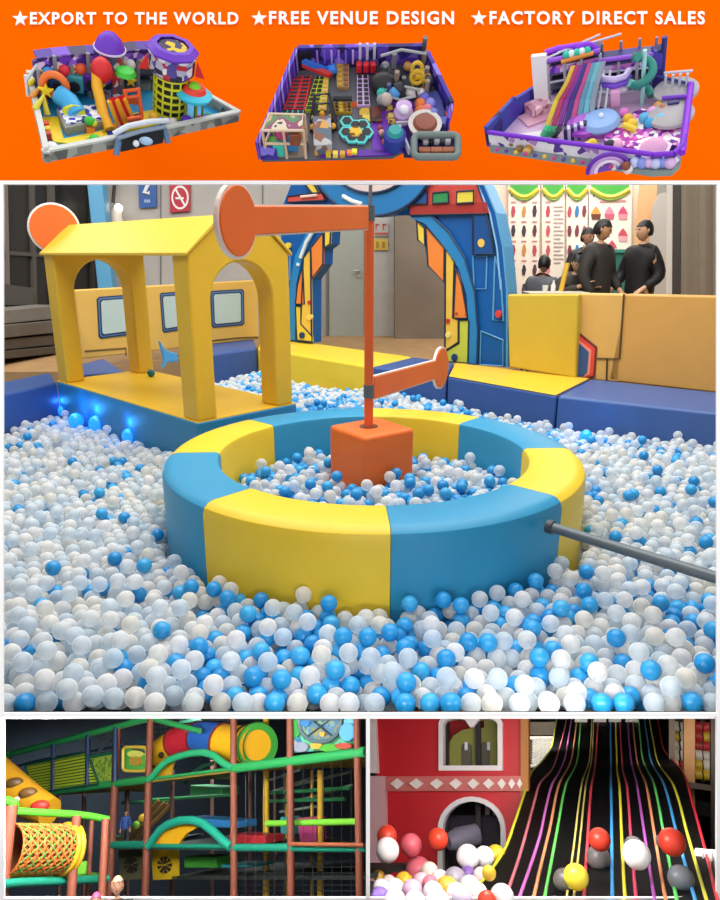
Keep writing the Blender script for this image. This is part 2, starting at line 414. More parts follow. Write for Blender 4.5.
# ---- train panel with three windows
TR = Plane(V, (-3.679, 9.013), (2.006, 2.211))
tp = thing('toy_train', 'beige padded train panel with three round-cornered windows behind the yellow house', 'play wall', tuple(TR.at(170, 345)))
TR.poly([(76, 290), (258, 280), (259, 339), (83, 359)], 0, .12).build('panel_board', vinyl('#e3b75c'), tp, bevel=.02)
for q in (((97, 297), (136, 294), (137, 334), (99, 339)), ((160, 293), (189, 291), (190, 328), (163, 333)), ((210.5, 291), (244, 289), (244.5, 325), (212, 328))):
    cx = sum(a for a, b in q) / 4; cy = sum(b for a, b in q) / 4
    def rnd(sc):
        out = []
        for i in range(4):
            p0, p1, p2 = Vector(q[i - 1]), Vector(q[i]), Vector(q[(i + 1) % 4])
            for t in (.14, .05, 0): out.append(p1.lerp(p0, t) if t else p1.lerp((p0 + p2) / 2, .06))
            for t in (.05, .14): out.append(p1.lerp(p2, t))
        return [(cx + (a - cx) * sc, cy + (b - cy) * sc) for a, b in out]
    fr = TR.poly(rnd(1), .012, .02).build('window_frame', mat('#2a3a5c', .5), tp)
    TR.poly(rnd(.93), .02, .02).build('frame_line', mat('#5b86b8', .5), fr); TR.poly(rnd(.87), .026, .02).build('frame_edge', mat('#22345a', .5), fr)
    TR.poly(rnd(.80), .032, .02).build('pane', mat('#bccfc9', .35), fr)
mb = MB(); TR.line([(85, 351), (126, 348), (126, 356)], .012, .005, mb); TR.line([(190, 343), (235, 338), (258, 337)], .012, .005, mb); mb.build('seam_line', mat('#7a5a22', .6), tp)
sf = TR.poly([(162, 349), (160, 341), (166, 350), (178, 354), (178, 362), (168, 362), (163, 369), (165, 360)], .5, .06).build('toy_fish', mat('#4ea2d8', .5), bevel=.01); tag(sf, 'small blue fish shape with dark outline behind the middle yellow post', 'toy')
# ---- blocks round the pit
def block(quad, z, c, label, bot=FLOOR_Z, bev=.035, group='padded benches around the pit', top=None):
    p = [V.z(x, y, z) for x, y in quad]; ct = sum(p, Vector()) / 4; ct.z = bot
    mb = MB(); mb.prism(p, (0, 0, bot - z))
    o = mb.build('padded_bench', vinyl(c), base=tuple(ct), bevel=bev)
    if top:
        pt = [ct.lerp(q, .985) for q in p]
        for q in pt: q.z = z + .002
        MB().prism(pt, (0, 0, -.006)).build('top_cover', vinyl(top), o, bevel=.004)
    return tag(o, label, 'bench', group)
block([(-70, 412), (56.5, 381.5), (50, 372), (-70, 397)], .65, NAV, 'dark blue padded bench left of the yellow house platform')
block([(76, 374), (124, 371), (104, 358), (80, 364)], .58, NAV, 'dark blue padded bench behind the left post of the yellow house')
block([(200, 356), (256.5, 348), (254, 339), (200, 345)], .6, NAV, 'dark blue padded bench seen through the front arch of the yellow house')
block([(257.5, 348), (371, 366.5), (412, 356.5), (262, 336)], .6, YEL, 'yellow padded bench left of the orange pole in front of the blue arch')
block([(372, 366.7), (447, 376), (454, 362.5), (413, 356.8)], .6, NAV, 'short dark blue padded bench in front of the arch opening')
block([(448, 376.2), (556.5, 395.5), (590.5, 378.5), (455, 362.7)], .6, NAV, 'long padded bench with yellow top and blue front below the arch', top='#eac338')
block([(557.5, 395.7), (830, 425), (830, 404), (591.5, 378.7)], .6, '#41639f', 'blue padded bench on the right below the beige padded wall')
# ---- padded wall panels on the right
PW = Plane(V, (1.19, 8.72), (2.39, -1.9))
PB = [(579, 293.2), (624.5, 294), (620, 383), (577, 379)]
p = PW.poly(PB, 0, .14).build('soft_barrier', vinyl('#e0b262'), bevel=.025); tag(p, 'beige padded wall panel with half a red and blue hexagon', 'barrier', 'beige padded wall panels')
h = PW.poly([(576, 330), (597, 347), (595, 377), (587, 379), (576, 379)], .012, .02).build('hexagon_edge', mat('#6e2f2a', .5), p)
PW.poly([(576, 333), (595, 348.5), (593, 375.5), (586, 378), (576, 379)], .018, .02).build('hexagon_band', mat('#e2483f', .5), h)
PW.poly([(576, 337.5), (591.5, 350.5), (589.5, 374), (584.5, 377), (576, 378)], .024, .02).build('hexagon_band', mat('#ef8f83', .5), h)
PW.poly([(576, 340.5), (588.5, 352), (587, 372.5), (583, 376), (576, 377)], .030, .02).build('hexagon_center', mat('#2d568f', .5), h)
mb = MB(); PW.line([(624, 294), (619.5, 358.5), (597, 358.5)], .009, .012, mb); PW.line([(607, 359), (606.5, 380)], .009, .012, mb); mb.build('seam_line', mat('#4d3a20', .6), p)
p = PW.poly([(625, 294), (830, 298), (830, 406), (607, 381)], 0, .14).build('soft_barrier', vinyl('#d9a455'), bevel=.025); tag(p, 'wide tan padded wall panel at the right edge above the blue bench', 'barrier', 'beige padded wall panels')
p = PW.poly([(507, 294.5), (578.5, 294), (575.5, 378.5), (509, 367)], .10, .14).build('soft_gate', vinyl('#d2b43c'), bevel=.025); tag(p, 'yellow square padded gate panel beside the blue arch', 'gate')
# ---- blue spaceship arch
AR = Plane(V, (-1.186, 10.957), (3.037, -2.61))
ar = thing('entrance_arch', 'blue padded spaceship arch with orange plates standing over the benches', 'arch', tuple(AR.at(400, 355)))
inner_r = [(446, 362), (444.5, 283), (428, 266), (425, 246), (418, 240), (417, 222), (409, 215), (391, 215), (373, 217), (352, 215), (340, 205)]
body = [(286, 341), (281, 234), (283, 205), (289, 190), (305, 145), (332, 108), (373, 95), (415, 100), (449, 130), (471, 172), (483, 184), (495, 213), (502, 247), (506, 291), (506, 367)] + inner_r + [(331, 229), (330, 244), (323.5, 249), (323, 264), (312, 279), (312, 343)]
AR.poly(body, 0, .21).build('arch_body', vinyl('#0a5ba8'), ar)
def art(pts, c, name, off=.03, par=ar, edge=True):
    o = AR.poly(pts, off, .03).build(name, vinyl(c), par)
    if edge: AR.line(pts, .014, off, closed=True).build('outline', mat('#13233d', .5), o)
    return o
edge_ = [(449, 130), (471, 172), (483, 184), (495, 213), (502, 247), (506, 291), (506, 367)]
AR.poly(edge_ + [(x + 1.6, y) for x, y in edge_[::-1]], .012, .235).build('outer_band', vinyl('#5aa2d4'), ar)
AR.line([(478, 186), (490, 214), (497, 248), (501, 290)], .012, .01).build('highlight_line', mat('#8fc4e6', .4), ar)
curve = [(409, 217), (425.5, 224), (444.5, 247), (459, 269), (466.7, 295.5), (469, 330), (468.5, 363.5), (477, 364.5), (478, 330), (475, 292), (465, 258), (449, 232), (432, 216)]
AR.poly(curve, .03, .05).build('inner_band', vinyl('#2b86c4'), ar); AR.line(curve[6:], .014, .035).build('outline', mat('#0f3360', .5), ar)
curve = [(338, 222), (323, 226), (314.5, 232), (302, 258), (296, 285), (295, 340), (289, 340), (289, 290), (295, 256), (308, 230), (325, 216)]
b2 = AR.poly(curve, .03, .05).build('inner_band', vinyl('#2b86c4'), ar)
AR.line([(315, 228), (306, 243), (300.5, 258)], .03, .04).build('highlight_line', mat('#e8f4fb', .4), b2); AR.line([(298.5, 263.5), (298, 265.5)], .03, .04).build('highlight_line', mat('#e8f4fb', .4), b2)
art([(426, 227), (444.5, 248), (444, 282), (428, 265.5)], '#f08a3c', 'orange_plate')
art([(311, 247.5), (323, 233), (323, 264), (312, 278)], '#f08a3c', 'orange_plate')
art([(416.7, 221), (424.5, 228), (425, 245.5), (418, 240)], '#f0d24a', 'yellow_plate'); art([(324.5, 229), (331, 228), (330, 244), (324.5, 247)], '#f0d24a', 'yellow_plate')
y1 = art([(445.5, 249), (454.5, 262), (453, 318), (458.5, 320), (458.5, 342), (445, 350)], '#eec54c', 'yellow_plate'); y2 = art([(303.5, 258), (310.5, 249), (311.5, 335), (301, 324), (301.5, 306)], '#eec54c', 'yellow_plate')
art([(455.5, 269), (462, 285), (467.5, 318), (453.5, 318)], '#f08a3c', 'orange_plate'); art([(303, 267), (304.5, 304), (295.5, 304), (297.5, 285)], '#f08a3c', 'orange_plate')
art([(459, 320.5), (469, 320.5), (468, 363), (446, 361.5), (445.5, 351), (459, 343)], '#c9d24a', 'foot_plate'); art([(295.5, 306), (301, 307), (301, 324), (312, 336), (312, 342), (297, 340)], '#efd03e', 'foot_plate')
for x, y, r, c in ((447.5, 321, 1.9, '#c0392b'), (447.5, 335, 2.3, '#f2e28a'), (454, 357.5, 2.9, '#1b3f73'), (481, 243, 3.4, '#f2c057'), (498, 314, 3, '#d8433c'), (308.8, 302.5, 1.6, '#c0392b'), (309, 317, 2.6, '#f2d06a'), (301.5, 335.5, 2.6, '#1b3f73'), (287.5, 245.5, 2.3, '#f0d24a'), (456, 313.5, 1, '#c0392b'), (465.5, 314, 1, '#c0392b')):
    AR.ellipse(x, y, r, r * 1.25, .05, .04, 16).build('rivet', mat(c, .35), ar)
art([(427, 168), (470, 168), (477, 184), (486, 213.5), (410, 215), (409.5, 206), (422, 189)], '#c8473f', 'red_band', .05)
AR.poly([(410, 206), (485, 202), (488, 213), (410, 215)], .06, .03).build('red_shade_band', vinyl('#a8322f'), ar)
for q, c in ((((433, 193), (448, 191.5), (448.5, 202.5), (432.5, 203.5)), '#2f8f52'), (((457, 191.5), (473.5, 190.5), (473.5, 202.5), (456.5, 203.5)), '#e3cf4a'), (((412, 193.5), (427, 192), (427, 203.5), (411, 204.5)), '#1d4f95')):
    art(q, c, 'band_window', .075)
art([(288, 196.5), (322, 192.5), (325, 200.5), (287.5, 202.5)], '#d9534a', 'red_band', .05)
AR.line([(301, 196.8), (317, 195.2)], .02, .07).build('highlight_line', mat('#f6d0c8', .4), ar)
art([(305, 175), (313, 183), (319, 193), (312, 193), (303, 181)], '#f0d24a', 'yellow_plate', .05)
for q in ([(473, 214.5), (473, 254), (494, 254), (490, 228), (486, 214.5)],): art(q, '#124d8f', 'blue_panel', .045)
for q in ([(473, 256), (487, 256), (486, 289), (474, 289)], [(495, 256), (493, 320), (503.5, 321), (501, 280)], [(481, 331), (480, 364.5), (503, 366), (503, 340)], [(281.5, 280), (290, 280), (290, 250), (281.5, 252)]):
    AR.line(q, .011, .008, closed=True).build('panel_line', mat('#5fa9d6', .4), ar)
big = AR.ellipse(373, 155.5, 62, 61, .10, .12, 48).build('round_crest', vinyl('#1f78b8'), ar)
AR.line(arc(373, 155.5, 61.5, 0, 355, 60, 60.5), .02, .10, closed=True).build('outline', mat('#0f2b50', .5), big)
AR.ellipse(371, 150, 45, 43, .12, .04, 40).build('crest_face', mat('#d9c6c4', .5), big); AR.line(arc(371, 150, 45, 0, 355, 50, 43), .018, .12, closed=True).build('outline', mat('#0f2b50', .5), big)
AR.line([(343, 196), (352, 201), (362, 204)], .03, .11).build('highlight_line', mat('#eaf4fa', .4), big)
# ---- foam ring
RC = Vector((.085, 4.28, 0)); RO, RI, RZ = 1.335, .99, .705
ring = thing('foam_ring', 'big round foam ring of yellow and blue segments standing in the balls', 'ring', (RC.x, RC.y, FLOOR_Z))
cross = [(RI, FLOOR_Z), (RI, RZ - .03), (RI + .009, RZ - .009), (RI + .03, RZ), (RO - .07, RZ), (RO - .035, RZ - .008), (RO - .01, RZ - .03), (RO, RZ - .065), (RO, FLOOR_Z)]
def seg_angle(px, py, z=RZ): q = V.z(px, py, z) - RC; return math.atan2(q.y, q.x)
ang0 = seg_angle(386, 507)
for k in range(8):
    a0, a1 = ang0 + k * PI / 4 + .0012, ang0 + (k + 1) * PI / 4 - .0012; n = 14; vs = []; m = len(cross)
    for i in range(n + 1):
        a = a0 + (a1 - a0) * i / n; vs += [(RC.x + r * math.cos(a), RC.y + r * math.sin(a), z) for r, z in cross]
    fs = [(i * m + j, i * m + (j + 1) % m, (i + 1) * m + (j + 1) % m, (i + 1) * m + j) for i in range(n) for j in range(m)] + [tuple(range(m - 1, -1, -1)), tuple(range(n * m, n * m + m))]
    c = (BLU, YEL)[k % 2]
    lab(MB().add(vs, fs).build('foam_segment', vinyl(c), ring, smooth=30), ('blue vinyl segment', 'yellow vinyl segment')[k % 2])
# ---- spinner in the middle of the ring
sp = thing('spinner', 'orange spinner post with box foot and two round-ended paddles inside the ring', 'play equipment', (.08, 4.6, FLOOR_Z))
om = vinyl(ORA, .5); om2 = mat('#e8662a', .55, noise=.05)
MB().box((.08, 4.6, (FLOOR_Z + .785) / 2), (.43, .43, .785 - FLOOR_Z), math.radians(36)).build('foot_box', om, sp, bevel=.03)
MB().lathe((.06, 4.6, .78), [(0, 0), (.065, 0), (.065, .01), (.05, .012), (0, .012)], 24).build('socket', mat('#6e3a22', .5), sp, smooth=40)
MB().tube([(.06, 4.6, .72), (.06, 4.6, 2.2)], .031, 16).build('pole', om2, sp, smooth=40)
MB().tube([(.065, 4.6, 2.19), (.07, 4.6, 2.75)], .012, 10).build('pole_tip', mat('#8d9299', .4, .6), sp, smooth=40)
for z in (1.035, 2.19): MB().tube([(.06, 4.6, z - .045), (.06, 4.6, z + .045)], .036, 16).build('collar', mat('#57666f', .5), sp, smooth=40)
def paddle(z, end, ra, hw0, hw1, zend):
    a = Vector((.06, 4.6, z)); b = Vector(end); d = (b - a); L = Vector((d.x, d.y, 0)).length; u = Vector((d.x, d.y, 0)).normalized(); nn = Vector((-u.y, u.x, 0)); T = .022
    def at(s, h): t = s / L; return a + u * s + Vector((0, 0, (zend - z) * t + h))
    def outline(ra, hw0, hw1, s0=.05):
        pts = [at(s0, -hw0), at(s0, hw0)]
        al = math.asin(min(1, hw1 / ra)); n = 28
        for i in range(n + 1):
            q = PI - al - (2 * PI - 2 * al) * i / n
            pts.append(at(L + ra * math.cos(q), ra * math.sin(q)))
        return pts
    o = outline(ra, hw0, hw1); core = MB().prism([q + nn * (T / 2) for q in o], nn * -T).build('paddle', mat('#f2e8de', .5), sp)
    for sgn in (-1, 1):
        i2 = outline(ra - .012, hw0 - .008, hw1 - .008, .055)
        MB().prism([q + nn * sgn * (T / 2 + .008) for q in i2], nn * -sgn * .012).build('paddle_face', om, core, bevel=.006, segs=2)
    return core
q = V.y(236, 221, 3.12); paddle(2.165, (q.x, q.y, 0), .160, .075, .070, q.z)
paddle(1.05, (.70, 5.9, 0), .185, .085, .085, .985)
# ---- yellow play house
uA = Vector((.717, -.697, 0)); wA = Vector((.697, .717, 0)); OA = Vector((-3.215, 7.115, 0)); HL = 2.68; HW = 1.03; HZ = .65
def hp(s, t, z): q = OA + uA * s + wA * t; return Vector((q.x, q.y, z))
ho = thing('playhouse', 'yellow foam playhouse with arched ends and sloping roof on a blue platform', 'playhouse', tuple(hp(HL / 2, HW / 2, FLOOR_Z)))
pf = MB().prism([hp(0, 0, HZ), hp(HL, 0, HZ), hp(HL, HW + .012, HZ), hp(0, HW + .012, HZ)], (0, 0, FLOOR_Z - HZ)).build('platform', vinyl('#2f86b8'), ho, bevel=.02)
MB().prism([hp(.008, .008, HZ + .003), hp(HL - .008, .008, HZ + .003), hp(HL - .008, HW + .004, HZ + .003), hp(.008, HW + .004, HZ + .003)], (0, 0, -.008)).build('deck_cover', vinyl('#f2c634'), pf)
yh = vinyl('#eabf36')
for s0 in (.0, HL - .25):
    pw = .205; r = (HW - 2 * pw) / 2
    out = [(0.02, HZ), (0.02, 1.94), (.33, 2.2), (.72, 2.2), (HW - .02, 1.94), (HW - .02, HZ), (HW - pw, HZ), (HW - pw, 1.56)] + [(HW / 2 + r * math.cos(a), 1.56 + r * 1.05 * math.sin(a)) for a in [PI * i / 16 for i in range(1, 16)]] + [(pw, 1.56), (pw, HZ)]
    MB().prism([hp(s0 + .012, t, z) for t, z in out], uA * .225).build('arch_panel', yh, ho, bevel=.022)
prof = [(.0, 1.925), (.0, 1.95), (.322, 2.228), (.728, 2.228), (HW, 1.95), (HW, 1.925), (.72, 2.19), (.33, 2.19)]
MB().prism([hp(-.025, t, z) for t, z in prof], uA * (HL + .03)).build('roof', vinyl('#efc840'), ho, bevel=.006, segs=2)
dc = hp(-.07, .20, 2.19)
mb = MB(); mb.lathe(dc, [(0, -.03), (.235, -.03), (.25, -.02), (.25, .02), (.235, .03), (0, .03)], 40, wA.cross(Vector((0, 0, 1))) * .55 + Vector((0, -1, .1)) * .5); dk = mb.build('end_disc', mat('#efe7e0', .5), ho, smooth=40)
ax = (wA.cross(Vector((0, 0, 1))) * .55 + Vector((0, -1, .1)) * .5).normalized()
for sg in (-1, 1): MB().lathe(dc + ax * .032 * sg, [(0, -.006), (.228, -.006), (.23, 0), (.228, .006), (0, .006)], 40, ax).build('disc_face', om, dk, smooth=40)
# steel bar from the ring
pa, pb = V.z(549, 526.5, .62), V.z(717, 578, .62)
dv = (pb - pa)
br = thing('steel_bar', 'grey steel bar running from the foam ring to the right edge', 'bar', tuple(pa))
end = pa + dv * 2.2
MB().tube([pa + dv * .02, end], .026, 16).build('tube', mat('#5f6a70', .45, .35), br, smooth=40); MB().tube([pa - dv * .01, pa + dv * .03], .035, 16).build('end_cap', mat('#3a4247', .5), br, smooth=40)
MB().tube([Vector((end.x, end.y, .1)), end], .03, 12).build('post', mat('#5f6a70', .45, .35), br, smooth=40)
# dark teal ball on the house deck
b = V.z(151, 373, HZ + .045); dk = MB().ball((b.x, b.y, HZ + .045), .042, 16).build('ball', mat('#12748a', .35), base=(b.x, b.y, HZ + .045), smooth=60); tag(dk, 'dark teal ball lying on the yellow house deck by the middle post', 'ball')
# glowing blue lamps among the balls
LAMPS = []
for px, py, r, lb in ((62, 411, .05, 'glowing blue pit lamp in front of the left corner of the house platform'), (76, 421, .075, 'bright blue pit lamp below the left half of the house platform'), (97, 424, .08, 'largest glowing blue pit lamp below the middle of the platform'), (129, 436, .065, 'glowing blue pit lamp below the right half of the platform'), (165, 444, .06, 'glowing blue pit lamp beside the left edge of the foam ring'), (586, 437, .06, 'glowing blue pit lamp below the blue bench right of the ring')):
    q = V.z(px, py, BALL_Z + .02); LAMPS.append((q, r))
    t = thing('pit_lamp', lb, 'lamp', tuple(q), group='blue lamps among the balls')
    MB().ball(q, r, 12, (1, 1, 1.1)).build('bulb', mat('#1f86ff', .25, emit=1.1), t, smooth=60)
    MB().lathe(q + Vector((0, 0, -.12)), [(0, 0), (.05, 0), (.05, .07), (0, .07)], 16).build('lamp_base', mat('#30414f', .5), t, smooth=40)
    ld = bpy.data.lights.new('pit_lamp_light', 'POINT'); ld.energy = 1.6; ld.color = (.05, .35, 1); ld.shadow_soft_size = .06
    lo = bpy.data.objects.new('pit_lamp_light', ld); COL.objects.link(lo); lo.location = q + Vector((0, -.03, r + .07))
# ================================================================ the booth with posters and visitors
BO = Plane(V, (3.0, 12.2), (1, -.25))
struct(BO.poly([(470, 120), (656, 120), (656, 330), (470, 330)], -.03, .1).build('wall_right', mat('#e3cdb8', .7)))
cols = [(508, 540), (541.5, 565), (566, 588), (588.5, 632)]
looks = ['tall white poster with rows of dark red products left in the booth', 'narrow white poster with red products and text lines', 'white poster with pink and blue products behind the seated visitors', 'wide white poster with pink cakes behind the standing men']
rr = random.Random(3)
for i, (x0, x1) in enumerate(cols):
    t = BO.poly([(x0, 150), (x1, 150), (x1 - 1, 300), (x0 + 1, 300)], .03, .02).build('poster', mat('#f0e2d4', .5)); tag(t, looks[i], 'poster', 'product posters in the booth')
    w = x1 - x0
    BO.poly([(x0 + .06 * w, 150)] + [(x0 + w * (.06 + .88 * k / 10), 188 + 8 * math.sin(PI * k / 10)) for k in range(11)] + [(x1 - .06 * w, 150)], .04, .012).build('green_wave', mat('#3f9a3c', .5), t)
    BO.line([(x0 + w * (.05 + .9 * k / 10), 189 + 8 * math.sin(PI * k / 10)) for k in range(11)], .035, .045).build('yellow_wave', mat('#e7d23c', .5), t)
    BO.line([(x0 + w * (.05 + .9 * k / 10), 191 + 9 * math.sin(PI * k / 10)) for k in range(11)], .02, .042).build('green_line', mat('#8fbf5a', .5), t)
    BO.ellipse(x0 + w * .12, 195, .9, 1.6, .04, .01, 10).build('mark', mat('#2e3a70', .5), t)
    if i < 3:
        nx = (3, 1, 3)[i]
        for r in range(5):
            for q in range(nx):
                cx = x0 + w * ((q + .5) / nx if nx > 1 else .28); cy = 211 + r * 19.5
                BO.poly([(cx - 1.5 + rr.random(), cy - 5), (cx + 1.2, cy - 6 + rr.random() * 2), (cx + 2.2, cy), (cx + .8, cy + 6), (cx - 1.6, cy + 5.5), (cx - 2.3, cy + 1)], .04, .01).build('product_picture', mat(rr.choice(['#9c3b40', '#5c3540', '#b5495c', '#3d3440', '#c08a4c'] if i == 0 else ['#c4545e', '#b8424c', '#d98a90'] if i == 1 else ['#b2485e', '#d26e86', '#2f78b4', '#7c3848']), .5), t)
                if i != 2 and r < 4: BO.poly([(cx - 2.5, cy - 9.5), (cx + 2.5, cy - 9.5), (cx + 2.5, cy - 8.2), (cx - 2.5, cy - 8.2)], .04, .01).build('caption_line', mat('#c98a86', .5), t)
        if i == 1:
            for r in range(15): BO.poly([(x0 + w * .52, 206 + r * 4), (x1 - 1.5 - 3 * (r % 3 == 2), 206 + r * 4), (x1 - 1.5 - 3 * (r % 3 == 2), 207.2 + r * 4), (x0 + w * .52, 207.2 + r * 4)], .04, .01).build('caption_line', mat('#b9a9a6', .5), t)
    else:
        for (cx, cy, c, c2) in ((596, 214, '#d99a4a', '#6b3a26'), (609.5, 214, '#e0859a', '#c65a72'), (623, 214, '#c7486e', '#d98a9c'), (623, 236, '#c94a5c', '#e0a0a8'), (612, 248, '#c94a5c', '#e0a0a8')):
            k = BO.poly([(cx - 5, cy), (cx - 3.4, cy - 4), (cx, cy - 8), (cx + 3.2, cy - 4), (cx + 5, cy)], .04, .012).build('cake_picture', mat(c, .5), t)
            BO.poly([(cx - 5, cy), (cx + 5, cy), (cx + 4, cy + 5.5), (cx - 4, cy + 5.5)], .04, .012).build('cake_base', mat(c2, .5), k)
        BO.poly([(600, 201), (626, 200), (626, 201.6), (600, 202.6)], .04, .01).build('caption_line', mat('#c98a86', .5), t)
ct = thing('counter', 'teal counter behind the standing men in the booth', 'counter', tuple(BO.at(600, 300, .5)))
p = [BO.at(574, 251, .5), BO.at(637, 251, .5)]
MB().prism([p[0], p[1], Vector((p[1].x, p[1].y, .44)), Vector((p[0].x, p[0].y, .44))], BO.n * -.4).build('counter_body', mat('#2d7468', .5), ct, bevel=.01)
MB().bar(p[0] + BO.n * -.2, p[1] + BO.n * -.2, .5, .05).build('worktop', mat('#3f8f84', .4), ct)
# right: tan board, white rounded board, posts and grey curtain
tb = BO.poly([(644, 150), (660, 150), (654, 230), (648, 330), (630, 330), (634, 240)], .25, .06).build('booth_board', mat('#d9a878', .6)); tag(tb, 'tan curved board between the pink poster and the grey rounded board', 'board')
gb = BO.poly([(650, 330), (650, 230), (653, 205), (659, 194), (665, 192), (669, 196), (669, 330)], .4, .06).build('booth_board', mat('#bcb6ae', .5)); tag(gb, 'pale grey round-topped board behind the man in black', 'board')
RW = Plane(V, (4.1, 8.6), (1, -.5))
struct(RW.poly([(667, 150), (673, 150), (672, 300), (666, 300)], 0, .2).build('trim_4', mat('#cfcac2', .5))); struct(RW.poly([(673, 150), (681, 150), (680, 302), (672, 302)], .01, .25).build('trim_5', mat('#3d3934', .5)))
pts = []
mb = MB(); n = 40
for i in range(n):
    x0, x1 = 681 + i * 4, 681 + (i + 1) * 4
    o0, o1 = .05 * math.sin(i * 1.3), .05 * math.sin((i + 1) * 1.3)
    mb.add([RW.at(x0, 150, o0), RW.at(x1, 150, o1), RW.at(x1, 306, o1), RW.at(x0, 306, o0), RW.at(x0, 150, o0 - .08), RW.at(x1, 150, o1 - .08), RW.at(x1, 306, o1 - .08), RW.at(x0, 306, o0 - .08)], [(0, 1, 2, 3), (7, 6, 5, 4), (0, 4, 5, 1), (3, 2, 6, 7)])
cu = mb.build('curtain', mat('#8d8170', .8, noise=.1), smooth=50); tag(cu, 'grey brown pleated curtain at the right edge above the tan wall', 'curtain')
# visitors (standing on the booth floor)
def stand(px, Y): q = V.y(px, 260, Y); return (q.x, Y, .44)
person('person', 'man in dark suit standing and looking right in the booth', stand(599, 9.1), V, 1.90, math.radians(38), top='#2c2926', bottom='#1c1b1c', shirt=None, head_turn=(.35, -.25), hair='#120f0d', skin='#c4946e', group='visitors in the booth', arms={-1: ((-.27, .02, 1.14), (-.24, -.12, .9)), 1: ((.27, .0, 1.12), (.2, -.2, .95))})
person('person', 'man in black jacket standing on the right facing left', stand(642, 9.3), V, 1.90, math.radians(-62), top='#17171a', bottom='#17171a', head_turn=(-.25, -.05), hair='#17110e', skin='#d0a482', group='visitors in the booth', arms={-1: ((-.28, .0, 1.12), (-.2, -.22, 1.0)), 1: ((.28, .02, 1.12), (.22, -.2, .98))})
person('person', 'man in dark clothes standing half hidden behind the suited man', stand(585.5, 9.9), V, 1.83, math.radians(5), top='#252326', bottom='#1a1a1c', head_turn=(.2, -.1), skin='#b98566', group='visitors in the booth')
person('person', 'seated visitor in grey blue shirt with back turned in the booth', tuple(Vector(stand(544, 9.6)) + Vector((0, 0, .12))), V, 1.72, math.radians(140), top='#5f6066', bottom='#2b2b33', seated=True, head_turn=(.3, -.2), skin='#b08062', group='visitors in the booth')
person('person', 'seated visitor bending forward with raised arm and yellow strap', tuple(Vector(stand(573, 9.3)) + Vector((0, 0, .18))), V, 1.66, math.radians(20), lean=(-.02, -.12), top='#3a3430', bottom='#26262c', seated=True, head_turn=(-.3, -.5), hair_long=True, skin='#c09878', group='visitors in the booth', arms={-1: ((-.3, -.08, 1.22), (-.1, -.3, 1.36)), 1: ((.3, -.05, 1.2), (.16, -.3, 1.3))})
for x, lb in ((544, 'dark stool under the visitor in the grey blue shirt'), (573, 'dark stool under the bending visitor')):
    q = stand(x, 9.6 if x == 544 else 9.3); t = thing('stool', lb, 'stool', q); MB().lathe((q[0], q[1], .44), [(0, .42), (.17, .42), (.17, .49), (0, .49)], 20).build('seat', mat('#2a2a2e', .6), t)
    for a in range(4): MB().tube([(q[0] + .13 * math.cos(a * PI / 2), q[1] + .13 * math.sin(a * PI / 2), .44), (q[0] + .1 * math.cos(a * PI / 2), q[1] + .1 * math.sin(a * PI / 2), .87)], .012, 6).build('leg', mat('#55555a', .4, .6), t)
a, b = V.y(567.5, 263, 8.95), V.y(560.5, 293, 8.9)
ys = MB().bar(a, b, .06, .02).build('yellow_strap', mat('#e0b23a', .5)); tag(ys, 'yellow strap hanging in front of the bending visitor', 'strap')
tt = thing('table', 'low table with pale top in front of the seated visitors', 'table', stand(556, 8.75)); q = V.y(556, 291, 8.75)
MB().box((q.x, 8.75, q.z - .03), (.75, .4, .04)).build('table_top', mat('#c9bfae', .5), tt, bevel=.008)
for sx in (-.33, .33):
    for sy in (-.16, .16): MB().tube([(q.x + sx, 8.75 + sy, .44), (q.x + sx, 8.75 + sy, q.z - .04)], .018, 8).build('leg', mat('#6b6862', .5), tt)
for k, (x, lb) in enumerate(((553, 'small white bottle on the low booth table'), (545, 'pale cup on the low booth table left of the bottle'))):
    q2 = V.y(x, 291, 8.75); tb = MB().lathe((q2.x, 8.75, q.z - .01), [(0, 0), (.03, 0), (.03, .08), (.012, .11), (.012, .14), (0, .14)] if k == 0 else [(0, 0), (.03, 0), (.037, .08), (0, .08)], 14).build('bottle' if k == 0 else 'cup', mat('#e8e4de', .4), base=(q2.x, 8.75, q.z - .01), smooth=40); tag(tb, lb, 'bottle' if k == 0 else 'cup')
